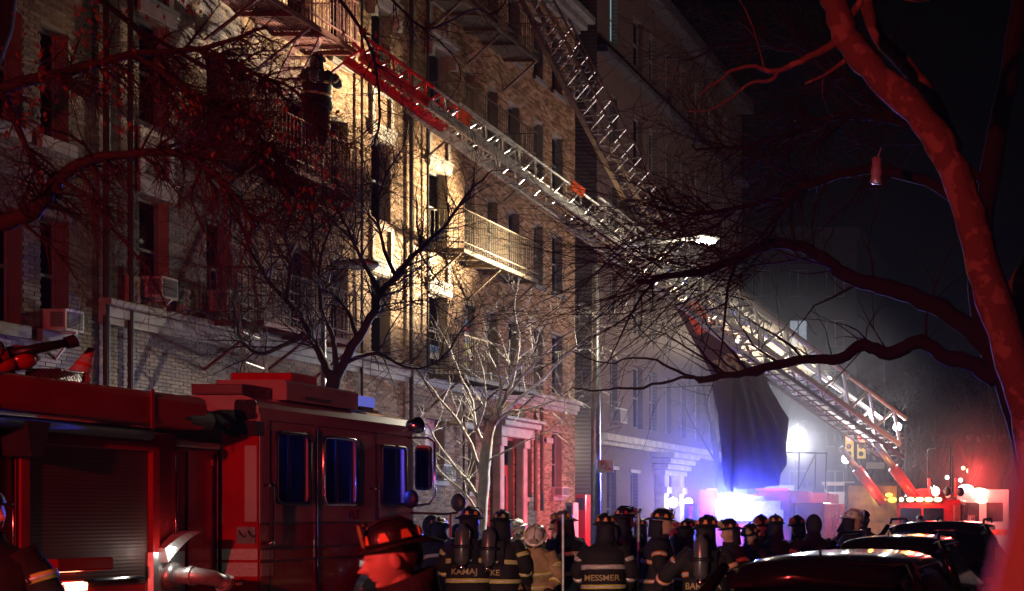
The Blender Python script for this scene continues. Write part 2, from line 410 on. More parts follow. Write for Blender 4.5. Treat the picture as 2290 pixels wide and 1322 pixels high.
carved_lintel(B1, 32.5, 33.46, 13.62); carved_lintel(B1, 29.9, 30.72, 13.62)
for g in ground_ops: window(B1, *g, .35); sill(B1, g[0], g[1], g[2], M['stone'])
bc = MB(); bc.rbox(XB + .002, XB + .12, Y1, Y2 + .1, 5.12, 5.30, .02); bc.rbox(XB + .002, XB + .22, Y1, Y2 + .15, 5.302, 5.42, .03); bc.box(XB + .002, XB + .07, Y1, Y2 + .05, 5.0, 5.118)
B1.part('belt_course', bc, M['stone'])
cn = MB(); cn.rbox(XB + .002, XB + .3, Y1, Y2 + .3, 17.5, 17.75, .04); cn.rbox(XB + .003, XB + .5, Y1, Y2 + .45, 17.752, 18.0, .05); cn.box(XB + .004, XB + .15, Y1, Y2 + .1, 17.3, 17.498)
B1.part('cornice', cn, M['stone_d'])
for y, r, z0, z1 in ((21.7, .05, .2, 17.2), (22.25, .045, .2, 17.2), (29.35, .03, .2, 17), (31.5, .05, .2, 17.2), (32.28, .03, 5.5, 17), (34.15, .03, .2, 5)):
    B1.part('upright_pipe', MB().tube([(XB + .1, y, z0), (XB + .1, y, z1)], r, 8), M['iron'])  # dark pipes, some standing in for vertical shade strips on the wall
for y in (37.9, 38.35): B1.part('upright_pipe', MB().tube([(XB + .4, y, 1.9), (XB + .4, y, 4.95)], .06, 8), M['iron_t'], label='pale upright conduit pipe beside the entrance')
# planters / pierced white panels beside the first floor windows
for y in (22.2, 23.45):
    p = MB().box(XB + .03, XB + .1, y, y + .28, 5.45, 5.9)
    for k in range(4): p.ell((XB + .11, y + .08 + .12 * (k % 2), 5.55 + .2 * (k // 2)), (.02, .05, .07), 8, 6)
    B1.part('carved_panel', p, M['stone'])
# entrance
dr = MB(); dr.box(XB - .2, XB - .14, 36.25, 37.3, 0, 3.2)
D = B1.part('door', dr, M['pink'])
for y in (36.38, 36.85): B1.part('door_pane', MB().box(XB - .139, XB - .13, y, y + .3, .9, 2.9), M['dark'], parent=D)
B1.part('handle', MB().tube([(XB - .1, 36.77, 1.0), (XB - .1, 36.77, 1.35)], .02, 6), M['chrome'], parent=D)
B1.part('transom_window', MB().box(XB - .2, XB - .15, 36.25, 37.3, 3.25, 3.85), M['glass'])
for y in (35.85, 37.35):
    c = MB().rbox(XB + .01, XB + .32, y, y + .34, 0, .5, .03, 'z'); c.rbox(XB + .04, XB + .28, y + .03, y + .31, .5, 3.7, .04, 'z'); c.rbox(XB + .01, XB + .34, y - .02, y + .36, 3.7, 3.95, .03, 'z')
    B1.part('entrance_column', c, M['stone'])
e = MB(); e.rbox(XB + .01, XB + .4, 35.7, 37.85, 3.96, 4.25, .03); e.rbox(XB + .01, XB + .55, 35.6, 37.95, 4.252, 4.42, .04); e.rbox(XB + .01, XB + .65, 35.5, 38.05, 4.422, 4.52, .03)
B1.part('entrance_hood', e, M['stone'])
for k in range(2): B1.part('step', MB().rbox(XB + .02, XB + .9 - .35 * k, 35.6, 37.9, .001 + .15 * k, .15 + .15 * k, .01), M['stone_d'])
# posters in the windows
P = B1.part('poster', MB().box(XB - .14, XB - .135, 34.2, 34.9, 6.1, 7.3), M['stone'], label='colourful poster with yellow stripes in a window')
P2 = None
def wall_lamp(x, y, z, name, lab, r=.11, s=60, col=(1, .96, .85)):
    t = T(name, lab, 'lamp', (x, y, z))
    t.part('bracket', MB().tube([(XB, y, z + .15), (x, y, z + .15), (x, y, z + .05)], .025, 6), M['iron'])
    t.part('globe', MB().ell((x, y, z), (r, r, r), 14, 10), emis(name + '_glow', col, s), smooth=True)
    return t
# poster sheets made of flat colour bands
def poster(th, X, y0, y1, z0, z1, bands):
    n = len(bands)
    for i, c in enumerate(bands):
        a = z1 - (z1 - z0) * (i + 1) / n; b = z1 - (z1 - z0) * i / n - .002
        th.part('poster_strip', MB().box(X, X + .004, y0, y1, a, b), mat('poster_%d_%d_%d' % tuple(int(q * 99) for q in c), c, .5), parent=P)
poster(B1, XB - .13, 34.42, 34.93, 5.75, 7.0, [(.2, .35, .55), (.7, .2, .2), (.65, .65, .7), (.3, .35, .6), (.7, .7, .1), (.75, .75, .15), (.6, .25, .3), (.7, .65, .1)])
poster(B1, XB - .15, 32.6, 33.1, 3.0, 4.2, [(.7, .25, .3), (.75, .6, .6), (.6, .3, .4), (.75, .68, .1), (.3, .4, .6)])
poster(B1, XB - .13, 32.7, 33.3, 5.75, 6.1, [(.1, .3, .6), (.7, .7, .72)])

# left building
B0 = T('apartment_building', 'dark brown brick apartment block at the left edge with low window sills', 'building', (XB, 19, 0))
cols0 = [(17.4, 18.1), (19.45, 20.08), (20.45, 21.0)]
FL0 = [(4.72, 6.52), (7.78, 9.55), (10.85, 12.6)]
ops0 = [(a, b, c, d) for a, b in cols0 for c, d in FL0]
wm = MB(); wall_grid(wm, XB - .004, 15.5, Y1 - .01, -.1, 15, ops0); wm.box(XB - 14, XB - .26, 15.5, Y1 - .01, 14.8, 15)
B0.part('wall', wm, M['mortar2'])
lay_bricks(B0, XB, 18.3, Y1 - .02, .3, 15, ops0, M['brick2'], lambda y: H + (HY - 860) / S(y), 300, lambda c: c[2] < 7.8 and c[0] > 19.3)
for i, (a, b) in enumerate(cols0):
    for j, (c, d) in enumerate(FL0):
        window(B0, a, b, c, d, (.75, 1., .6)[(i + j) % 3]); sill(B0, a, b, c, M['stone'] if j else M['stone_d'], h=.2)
        if i == 2 and j == 0: B0.part('lintel', MB().rbox(XB + .004, XB + .04, a - .06, b + .06, d + .01, d + .15, .01), M['stone_d'])

# building beyond the street lamp
B2 = T('apartment_building', 'tall dark apartment block beyond the lamp post, white ledge over its ground floor', 'building', (XB, 52, 0))
cols2 = [(43.0, 43.7), (44.9, 45.6), (47.2, 48.2), (48.95, 49.8), (50.8, 51.5), (52.7, 53.4), (54.6, 55.4), (56.6, 57.4), (58.8, 59.6)]
FL2 = [(4.95, 7.2), (8.4, 10.2), (11.5, 13.3), (14.6, 16.4), (18.2, 20)]
cols2 = [c for c in cols2 if c[0] > 44]
ops2 = [(a, b, c, d) for a, b in cols2 for c, d in FL2]
g2 = [(44.6, 45.5, 0.6, 3.35), (46.9, 47.7, .6, 3.3), (50.0, 51.4, 0, 3.3)]
wm = MB(); wall_grid(wm, XB, 43.7, 62, -.1, 21.5, ops2 + g2)
wm.add([(XB, 43.7, -.1), (XB - 14, 43.7, -.1), (XB - 14, 43.7, 21.5), (XB, 43.7, 21.5)], [(0, 3, 2, 1)]); wm.box(XB - 14, XB - .3, 43.7, 62, 21.3, 21.5)
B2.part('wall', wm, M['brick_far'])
for i, (a, b) in enumerate(cols2):
    for j, (c, d) in enumerate(FL2):
        w = window(B2, a, b, c, d, (.0, .5, .3)[(i + j) % 3])
for a, b, c, d in g2[:2]: window(B2, a, b, c, d, 0); B2.part('lintel', MB().box(XB + .003, XB + .06, a - .1, b + .1, d, d + .12), M['stone'])
B2.part('lit_window', MB().box(XB - .22, XB - .2, 44.95, 45.55, 18.25, 19.95), emis('window_glow', (.35, .75, .8), .35), label='tall narrow window glowing pale blue near the roof')
lg = MB(); lg.rbox(XB + .002, XB + .35, 43.7, 62, 4.3, 4.55, .04); lg.rbox(XB + .003, XB + .22, 43.7, 62, 4.15, 4.298, .03)
B2.part('ledge', lg, M['stone'])
lg = MB(); lg.rbox(XB + .002, XB + .35, 43.7, 62, 17.4, 17.65, .04); B2.part('ledge', lg, M['far'], label='upper stone ledge')  # dark tone puts the unlit roofline into the ledge colour
lg = MB(); lg.rbox(XB + .002, XB + .6, 43.5, 62, 20.9, 21.5, .08); B2.part('cornice', lg, M['far'])  # cornice darkened in its colour like the unlit ledge
# white door surround
for y in (49.55, 51.45):
    B2.part('entrance_column', MB().rbox(XB + .01, XB + .4, y, y + .5, 0, 3.3, .05, 'z').rbox(XB + .01, XB + .5, y - .04, y + .54, 2.6, 2.85, .03, 'z'), M['stone'])
e = MB()
for k in range(4): e.rbox(XB + .01, XB + .45 + .14 * k, 49.4 - .1 * k, 52.1 + .1 * k, 3.3 + .22 * k, 3.49 + .22 * k, .03)
B2.part('entrance_hood', e, M['stone']); D2 = B2.part('door', MB().box(XB - .2, XB - .12, 50.0, 51.4, 0, 3.28), M['truck_white'])
B2.part('handle', MB().tube([(XB - .09, 50.2, 1.0), (XB - .09, 50.2, 1.3)], .025, 6), M['chrome'], parent=D2)
# passage wall between the two blocks
Bp = T('brick_wall', 'low brick infill wall in the gap between the two tall blocks, lit by a globe lamp', 'wall', (XB - 1.5, 42.8, 0))
Bp.part('wall_face', MB().box(XB - 1.9, XB - 1.5, Y2 + .02, 43.68, -.1, 6.5), M['brick_far'])
Bp.part('coping', MB().rbox(XB - 2, XB - 1.4, Y2 + .02, 43.68, 6.5, 6.65, .03), M['stone_d'])
lp = T('wall_lamp', 'bright round globe lamp on the brick wall left of the lamp post', 'lamp', (XB - 1.2, 42.9, 4.0))
lp.part('bracket', MB().tube([(XB - 1.5, 42.9, 4.2), (XB - 1.2, 42.9, 4.2), (XB - 1.2, 42.9, 4.1)], .03, 6), M['iron'])
lpx = YX(1308, XB - 1.2)
lp.part('globe', MB().ell((XB - 1.2, 42.9, 4.0), (.13, .13, .13), 14, 10), emis('globe_glow', (1, .97, .88), 14), smooth=True)
light('globe_lamp', 'POINT', (XB - 1.0, 42.7, 4.0), 45, (1, .95, .85), .1)

# far building behind the ladder truck
B3 = T('apartment_building', 'grey hazy apartment block far behind the ladder truck with a few lit windows', 'building', (-20, 95, 0))
B3.part('wall', MB().box(-34, -15.6, 88, 100, -.1, 20.5), M['far'])
B3.part('cornice', MB().rbox(-34, -15.3, 87.6, 100, 20.5, 21.2, .1), M['far'])
for j in range(5):
    for i in range(7):
        x = -32.6 + 2.5 * i; z = 3 + 3.4 * j
        lit = (i, j) in ((5, 3), (5, 2), (3, 1))
        w = B3.part('window', MB().box(x - .05, x + 1.15, 87.93, 87.99, z - .05, z + 1.75), M['frame'])
        B3.part('pane', MB().box(x, x + .5, 87.9, 87.92, z, z + 1.7).box(x + .6, x + 1.1, 87.9, 87.92, z, z + 1.7), emis('far_window_glow', (.6, .7, .85), .35) if lit else M['dark'], parent=w)
# low row across the end of the street
B4 = T('row_building', 'low dark row of shops closing the street under hazy trees', 'building', (10, 130, 0))
B4.part('wall', MB().box(-15, 30, 128, 136, -.1, 9), M['far']); B4.part('cornice', MB().rbox(-15.3, 30.3, 127.6, 136, 9, 9.6, .1), M['stone_d'])
for i in range(9):
    for z in (1.2, 5.0): B4.part('window', MB().box(-13 + i * 4.6, -11 + i * 4.6, 127.9, 127.99, z, z + 1.9), M['dark'])

# ------------------------------------------------------------------ air conditioners, cameras
def aircon(y, z, w, hh, d, lab, X=XB, face=1, br=True):
    t = T('air_conditioner', lab, 'air conditioner', (X, y + w / 2, z), 'window air conditioners')
    t.part('casing', MB().rbox(X - .2, X + d, y, y + w, z, z + hh, .02, 'x'), M['acp'])
    t.part('grille', MB().box(X + d + .001, X + d + .012, y + .04, y + w - .04, z + .04, z + hh - .04), M['acg'])
    t.part('side_vent', MB().box(X + d * .25, X + d * .9, y - .008, y - .001, z + .05, z + hh - .05), M['acg'])
    if br:
        t.part('bracket', MB().bar((X + .01, y + w / 2, z - .45), (X + d, y + w / 2, z - .02), .03).bar((X, y + w / 2, z - .025), (X + d + .03, y + w / 2, z - .025), .03), M['aluw'])
aircon(20.55, 4.72, .38, .34, .32, 'white window air conditioner on a slanted bracket in the leftmost full window')
aircon(22.72, 5.6, .4, .38, .3, 'grey window air conditioner above the white ledge between two carved panels')
aircon(24.45, 5.6, .42, .44, .3, 'white air conditioner at the right end of the left ledge, half behind twigs')
aircon(32.45, 2.65, .6, .4, .42, 'white air conditioner in the ground floor window left of the pale tree', br=False)
aircon(40.1, 2.35, .5, .3, .3, 'small air conditioner bracket in the last red lit ground floor window')
aircon(45.0, 4.98, .6, .5, .35, 'pale air conditioner above the white ledge beside the lamp post', br=False)
for y, z, lab in ((33.9, 3.95, 'white security camera on the tan wall left of the pale tree'), (39.0, 3.85, 'white security camera on the red lit wall right of the entrance')):
    t = T('security_camera', lab, 'camera', (XB, y, z), 'security cameras')
    t.part('arm', MB().tube([(XB, y, z + .2), (XB + .25, y, z + .2)], .03, 6), M['stone']); t.part('camera_body', MB().rbox(XB + .2, XB + .34, y - .16, y + .3, z + .08, z + .26, .03), M['stone'])
    t.part('lens', MB().disc((XB + .27, y - .17, z + .17), (0, 1, 0), .045), M['black'])

# ------------------------------------------------------------------ fire escapes
def fire_escape(lab, y0, y1, depth, levels, m, rail_h=.95, stairs=True, bsp=.12, xo=XB):
    t = T('fire_escape', lab, 'fire escape', (xo, (y0 + y1) / 2, levels[0]))
    x0, x1 = xo + .02, xo + depth
    for z in levels:
        fl = MB()
        n = int((x1 - x0) / .07)
        for k in range(n): fl.box(x0 + k * .07, x0 + k * .07 + .035, y0 + .05, y1 - .05, z - .03, z)
        t.part('platform_slats', fl, m, kind='stuff')
        fr = MB().box(x1 - .05, x1, y0, y1, z - .13, z - .035).box(x0, x1 - .05, y0, y0 + .05, z - .13, z - .035).box(x0, x1 - .05, y1 - .05, y1, z - .13, z - .035)
        k = y0 + 1
        while k < y1 - .3: fr.box(x0, x1 - .05, k, k + .05, z - .12, z - .035); k += 1.05
        t.part('platform_frame', fr, m)
        rl = MB()
        for zz_ in (z + rail_h, z + .12):
            rl.box(x1 - .03, x1, y0, y1, zz_, zz_ + .03).box(x0, x1 - .03, y0, y0 + .03, zz_, zz_ + .03).box(x0, x1 - .03, y1 - .03, y1, zz_, zz_ + .03)
        t.part('railing', rl, m)
        bl = MB(); yy = y0 + .08
        while yy < y1 - .03: bl.box(x1 - .022, x1 - .008, yy, yy + .016, z - .03, z + rail_h); yy += bsp
        xx = x0 + .1
        while xx < x1 - .05:
            for ye in (y0 + .008, y1 - .022): bl.box(xx, xx + .016, ye, ye + .014, z - .03, z + rail_h)
            xx += bsp
        t.part('baluster_row', bl, m, kind='stuff')
        for yb in (y0 + .03, (y0 + y1) / 2, y1 - .03): t.part('bracket', MB().bar((x0, yb, z - .95), (x1 - .1, yb, z - .14), .045), m)
    if stairs:
        for za, zb in zip(levels, levels[1:]):
            yA, yB = y0 + .5, y1 - .7
            for dx in (.3, .75):
                t.part('stair_stringer', MB().bar((x0 + dx, yA, za), (x0 + dx, yB, zb), .03, .1), m)
            n = 11; st = None
            for k in range(1, n):
                f = k / n
                t.part('stair_tread', MB().box(x0 + .32, x0 + .73, yA + (yB - yA) * f - .07, yA + (yB - yA) * f + .07, za + (zb - za) * f, za + (zb - za) * f + .02), m)
    return t
fire_escape('red oxide iron fire escape behind the black tree where the ladder tip rests', 24.2, 27.35, 1.15, [5.45, 8.55, 11.6, 14.7], M['iron_r'])
fire_escape('tan iron balcony fire escape with long railings right of the floodlit wall', 32.3, 36.7, 1.0, [5.3, 8.45, 11.6, 14.72], M['iron_t'], stairs=False)
# ------------------------------------------------------------------ wheels, cars
def wheel(t, x, y, z, r, w, side=1):
    ty = t.part('wheel', MB().lathe([(r * .62, -w / 2), (r * .93, -w / 2), (r, -w * .32), (r, w * .32), (r * .93, w / 2), (r * .62, w / 2)], (x, y, z), 28, (1, 0, 0)), M['rubber'], smooth=True)
    t.part('rim', MB().lathe([(.03, -w * .2 * side), (r * .6, -w * .3 * side), (r * .63, w * .5 * side), (r * .55, w * .42 * side), (r * .2, w * .2 * side), (.06, w * .35 * side), (.01, w * .36 * side)], (x, y, z), 20, (1, 0, 0)), M['chrome'], smooth=True, parent=ty)
def car(label, cx, yr, paint, h=1.5, L=4.6, wd=1.82, rw=1.2, rails=False, suv=False, group=None):
    """rear at yr, pointing along +Y"""
    t = T('parked_car', label, 'car', (cx, yr + L / 2, -.12), group)
    z0 = -.12
    st = []   # (y, roof z or bonnet z, half width low, top half width)
    belt = h * .62
    def ring(y, zt, hw, tw, crown=.03):
        zb = z0 + .22; zm = z0 + .55
        p = [(-hw * .9, zb), (-hw, zb + .12), (-hw * 1.0, zm), (-hw * .97, min(belt, zt - .02) + z0 * 0), (-tw - .03, zt - .04), (-tw + .06, zt + .0), (-tw * .5, zt + crown), (0, zt + crown * 1.3),
             (tw * .5, zt + crown), (tw - .06, zt), (tw + .03, zt - .04), (hw * .97, min(belt, zt - .02)), (hw, zm), (hw, zb + .12), (hw * .9, zb)]
        return [(cx + a, y, c) for a, c in p]
    hw = wd / 2; r = rw / 2
    bo = MB().loft([ring(yr, z0 + .75, hw * .93, hw * .8), ring(yr + .06, z0 + .95, hw * .97, hw * .86), ring(yr + .2, belt, hw, hw * .9), ring(yr + L * .3, belt + .02, hw, hw * .92), ring(yr + L * .68, belt, hw, hw * .92),
                    ring(yr + L * .8, belt - .1, hw * .99, hw * .85), ring(yr + L * .95, belt - .2, hw * .94, hw * .78), ring(yr + L, belt - .4, hw * .86, hw * .7)])
    b = t.part('body', bo, paint, smooth=True)
    rs = yr + (.22 if suv else .45)          # roof start
    def gring(y, zt, tw):
        n = []
        for k in range(15):
            a = math.pi * k / 14
            xx = -math.cos(a); zz_ = math.sin(a)
            n.append((cx + (abs(xx) ** .55) * (1 if xx > 0 else -1) * tw, y, belt + (zt - belt) * (zz_ ** .42 if zz_ > 0 else 0)))
        n[0] = (cx - hw * .9, y, belt - .02); n[-1] = (cx + hw * .9, y, belt - .02)
        return n
    g = MB().loft([gring(yr + .1, belt + .03, hw * .8), gring(rs - .04, h - .12, r + .05), gring(rs + .1, h - .05, r + .02), gring(yr + L * .5, h - .02, r + .03), gring(yr + L * .62, h - .12, r + .03), gring(yr + L * .78, belt + .02, hw * .8)])
    t.part('window_glass', g, M['carg'], smooth=True)
    rf = []
    for y, zt, tw in ((rs - .12, h - .1, r - .06), (rs, h - .025, r), (rs + .5, h - .0, r + .02), (yr + L * .45, h, r + .02), (yr + L * .58, h - .06, r - .02)):
        rg = []
        for k in range(13):
            u = -1 + k / 6; rg.append((cx + u * tw, y, zt + .035 * (1 - u ** 2) - (.05 * abs(u) ** 6)))
        rg += [(cx + u * tw * .98, y, zt - .05 - .02 * abs(u)) for u in [1 - k / 6 for k in range(13)]]
        rf.append(rg)
    t.part('roof', MB().loft(rf), paint, smooth=True)
    for s in (-1, 1):
        t.part('pillar', MB().tube([(cx + s * hw * .86, yr + .12, belt), (cx + s * (r + .1), rs - .1, h - .2), (cx + s * (r + .01), rs + .05, h - .03)], [.06, .05, .035], 6), paint, smooth=True)
        if rails:
            t.part('roof_rail', MB().tube([(cx + s * (r - .02), rs + .08, h), (cx + s * (r - .02), rs + .16, h + .06), (cx + s * (r - .02), rs + 1.6, h + .07), (cx + s * (r - .02), rs + 1.75, h + .01)], .018, 8), M['black'], smooth=True)
        t.part('tail_lamp', MB().rbox(cx + s * hw * .82 - .1, cx + s * hw * .82 + .1, yr - .01, yr + .1, z0 + .75, z0 + .98, .03), M['tail'])
        for yy in (yr + L * .2, yr + L * .82): wheel(t, cx + s * (hw - .1), yy, z0 + .33, .33, .2, s)
        t.part('wing_mirror', MB().ell((cx + s * (hw + .1), yr + L * .66, belt + .08), (.1, .06, .07), 10, 6), paint, smooth=True)
    t.part('high_brake_lamp', MB().box(cx - .16, cx + .16, rs - .06, rs - .02, h - .075, h - .055), M['tail'])
    t.part('wiper', MB().tube([(cx - .02, yr + .14, belt + .1), (cx + .1, yr + .2, belt + .2), (cx + .3, yr + .22, belt + .22)], .01, 5).ell((cx - .02, yr + .12, belt + .09), (.03, .03, .02), 8, 5), M['black'])
    t.part('bumper', MB().rbox(cx - hw * .92, cx + hw * .92, yr - .07, yr + .1, z0 + .28, z0 + .6, .06, 'x'), paint)
    t.part('number_plate', MB().box(cx - .16, cx + .16, yr - .02, yr - .005, z0 + .68, z0 + .84), M['stone'])
    t.part('aerial', MB().tube([(cx, rs + .15, h + .02), (cx, rs + .1, h + .1)], [.012, .004], 5), M['black'])
    return t
CG = 'black cars parked along the right kerb'
car('black hatchback with a smooth roof, nearest of the parked cars', -1.72, 7.8, M['car'], 1.5, rw=1.16, group=CG)
car('black estate car with roof rails, second in the row of parked cars', -2.1, 13.4, M['car'], 1.53, rw=1.1, rails=True, suv=True, group=CG)
car('large dark wagon with chrome lit roof rails, farthest in the row of parked cars', -2.25, 19.2, M['car'], 1.66, L=4.9, rw=1.44, wd=1.95, rails=True, suv=True, group=CG)
car('white car half hidden behind the firefighters near the pale tree', -9.6, 20.5, M['carw'], 1.0 + .0, L=3.9, wd=1.7, rw=1.1)

# ------------------------------------------------------------------ near fire engine
XT = -9.05
E = T('fire_engine', 'red fire engine with white cab roof filling the lower left, seen from its right side', 'fire engine', (-10.3, 12, -.12))
XS = -9.28
E.part('chassis', MB().box(-11.4, XS - .06, 6.2, 17.2, .35, .7), M['black'])
bd = MB().rbox(-11.5, XS - .03, 6.2, 13.25, .7, 2.62, .03); body = E.part('body', bd, M['truck_red'])
# compartment frames and roller shutters
for a, b in ((6.4, 8.55), (8.75, 10.9), (11.35, 12.85)):
    z0_, z1_ = 1.12, 2.42
    for (p, q, r_, s_) in ((a - .09, a, z0_ - .06, z1_ + .09), (b, b + .09, z0_ - .06, z1_ + .09), (a, b, z1_, z1_ + .09)):
        E.part('shutter_frame', MB().rbox(XS - .04, XS + .03, p, q, r_, s_, .01), M['truck_red'])
    sh = E.part('roller_shutter', MB().box(XS - .035, XS - .02, a, b, z0_, z1_), M['shutter'])
    E.part('lift_bar', MB().tube([(XS, a + .1, z0_ + .06), (XS, b - .1, z0_ + .06)], .022, 8), M['chrome'], parent=sh)
E.part('running_board', MB().rbox(XS - .02, XS + .16, 11.5, 12.15, 1.28, 1.4, .02), M['truck_red'])
for y in (11.2, 13.2): E.part('trim_strip', MB().tube([(XS + .01, y, .9), (XS + .01, y, 2.4)], .014, 6), M['chrome'], smooth=True)
E.part('crest_decal', MB().prism([(11.0 + .11 * math.cos(a * .314) * (1 if abs(math.sin(a * .314)) < .9 else 1), 1.93 + .2 * math.sin(a * .314)) for a in range(20)], 'x', XS - .03, XS - .024), M['truck_white'], label='faded oval crest on the red body')
# side beam (hose rack) along the top with a rounded end
bm_ = MB().rbox(XT - .3, XT + .06, 6, 13.25, 2.66, 2.99, .07); E.part('hose_rack_beam', bm_, M['truck_red'])
E.part('suction_hose', MB().tube([(XT - .06, 6, 2.58), (XT - .06, 12.6, 2.58)], .06, 14), M['rubber'], smooth=True)
E.part('suction_hose', MB().tube([(XT - .12, 12.0, 2.76), (XT - .04, 12.9, 2.76), (XT - .02, 13.36, 2.76)], .1, 14), M['rubber'], smooth=True)
for y in (10.6, 12.45): E.part('rack_strap', MB().box(XT + .065, XT + .075, y, y + .04, 2.62, 3.0), M['truck_red'])
E.part('rack_bracket', MB().prism([(11.05, 2.6), (11.3, 2.6), (11.22, 2.3), (11.1, 2.3)], 'x', XS - .02, XT + .02), M['dark'])
E.part('step_lamp', MB().rbox(XS + .0, XS + .05, 11.78, 11.98, 1.1, 1.17, .01), emis('step_lamp_glow', (1, .25, .12), 22), label='glowing red step lamp low on the side')
# pump panel section
PX = -9.46
pp = MB().rbox(-11.4, PX, 13.3, 14.1, .6, 2.5, .03); E.part('pump_panel', pp, M['truck_red'])
E.part('pump_cover', MB().rbox(-11.45, PX + .03, 13.28, 14.12, 2.502, 2.58, .02), M['truck_white'])
E.part('panel_edge', MB().tube([(PX + .02, 14.06, .9), (PX + .02, 14.06, 2.46)], .016, 6), M['chrome'])
E.part('panel_edge', MB().box(PX + .001, PX + .012, 13.62, 13.64, .9, 2.46), M['dark'])
# cab
CY0, CY1 = 14.2, 17.4
ZL = 1.7
cabl = [(CY0, .62), (CY0, ZL), (CY1 + .0, ZL), (CY1 + .05, 1.1), (CY1 + .0, .62)]
E.part('cab_lower', MB().prism(cabl, 'x', -11.5, XT), M['truck_red'])
# cab upper built as panels around windows so one can see through
wins = [(14.47, 15.1, 1.92, 2.72), (15.36, 16.08, 1.92, 2.72), (16.62, 17.22, 1.93, 2.68)]
for X0, X1 in ((XT - .08, XT), (-11.5, -11.42)):
    side = MB(); ys = [CY0] + [v for w in wins for v in w[:2]] + [CY1]
    for a, b in zip(ys[0::2], ys[1::2]): side.box(X0, X1, a, b, ZL + .002, 2.9)
    for a, b, c, d in wins: side.box(X0, X1, a, b, ZL + .002, c).box(X0, X1, a, b, d, 2.9)
    E.part('cab_side', side, M['truck_white'])
rr = MB()
rf = [(-11.5, 2.9), (XT, 2.9), (XT, 2.97), (XT - .06, 3.06), (XT - .16, 3.1), (-11.34, 3.1), (-11.44, 3.06), (-11.5, 2.97)]
E.part('cab_roof', MB().prism(rf, 'y', CY0 - .03, CY1 + .02), M['truck_white'])
E.part('cab_rear', MB().box(-11.42, XT - .08, CY0, CY0 + .06, ZL + .002, 2.9), M['truck_white'])
E.part('cab_front', MB().box(-11.42, XT - .08, CY1 - .08, CY1, ZL + .002, 1.93).box(-11.42, XT - .08, CY1 - .08, CY1, 2.72, 2.9).box(-10.3, -10.25, CY1 - .07, CY1, 1.93, 2.72), M['truck_white'])
catch_glass = bpy.data.materials.new('blue_catch_glass'); catch_glass.use_nodes = True; _n = catch_glass.node_tree; _n.nodes.clear()
_o = _n.nodes.new('ShaderNodeOutputMaterial'); _m = _n.nodes.new('ShaderNodeMixShader'); _m.inputs[0].default_value = .75; _t = _n.nodes.new('ShaderNodeBsdfTransparent'); _d = _n.nodes.new('ShaderNodeBsdfDiffuse'); _d.inputs[0].default_value = (.6, .6, .62, 1)
_n.links.new(_t.outputs[0], _m.inputs[1]); _n.links.new(_d.outputs[0], _m.inputs[2]); _n.links.new(_m.outputs[0], _o.inputs[0])
E.part('windscreen', MB().box(-11.42, XT - .08, CY1 - .05, CY1 - .045, 1.93, 2.72), catch_glass)  # diffuse share added to the screen so it shows a blue glare
for i, (a, b, c, d) in enumerate(wins):
    fr = MB()
    pts = []
    r = .09 if i < 2 else .04
    for qx, qz, a0 in ((b - r, d - r, 0), (a + r, d - r, 90), (a + r, c + r, 180), (b - r, c + r, 270)):
        for k in range(4): pts.append((XT + .008, qx + r * math.cos(R(a0 + 30 * k)), qz + r * math.sin(R(a0 + 30 * k))))
    pts.append(pts[0])
    w = E.part('cab_window', MB().tube(pts, .022, 6), M['chrome'] if i == 1 else M['black'], smooth=True)
    # corner fillets
    E.part('pane', MB().box(XT - .045, XT - .04, a, b, c, d), M['glass'], parent=w)
    if i < 2: E.part('window_divider', MB().box(XT - .04, XT - .02, a + (b - a) * .5 - .012, a + (b - a) * .5 + .012, c, d), M['black'], parent=w)
    for s0 in (-1,): E.part('pane', MB().box(-11.46, -11.455, a, b, c, d), M['glass'], parent=w)
for y0_, y1_ in ((14.36, 15.18), (15.26, 16.5), (16.5, 17.3)):
    E.part('door_seam', MB().box(XT + .001, XT + .006, y0_, y0_ + .014, .8, 2.84).box(XT + .001, XT + .006, y0_ + .016, y1_, 2.83, 2.84), M['dark'])
E.part('door_hinge', MB().tube([(XT + .012, 15.22, .75), (XT + .012, 15.22, 2.8)], .014, 6), M['chrome'])
for y in (14.28, 16.4): 
    g = E.part('grab_rail', MB().tube([(XT, y, 2.12), (XT + .08, y, 2.12), (XT + .08, y, 1.48), (XT, y, 1.48)], .022, 8), M['rubber'], smooth=True)
    for z in (2.12, 1.48): E.part('rail_bracket', MB().ell((XT + .06, y, z), (.05, .035, .035), 10, 6), M['chrome'], parent=g, smooth=True)
for z in (1.70, 1.42, 1.28): E.part('trim_strip', MB().box(XT + .001, XT + .012, CY0 + .01, CY1, z - .008, z + .008), M['dark'])
for z0_, z1_ in ((1.3, 1.4), (1.12, 1.26)): E.part('reflective_stripe', MB().box(XT + .001, XT + .006, CY0 + .01, 14.42, z0_, z1_), M['silver'])
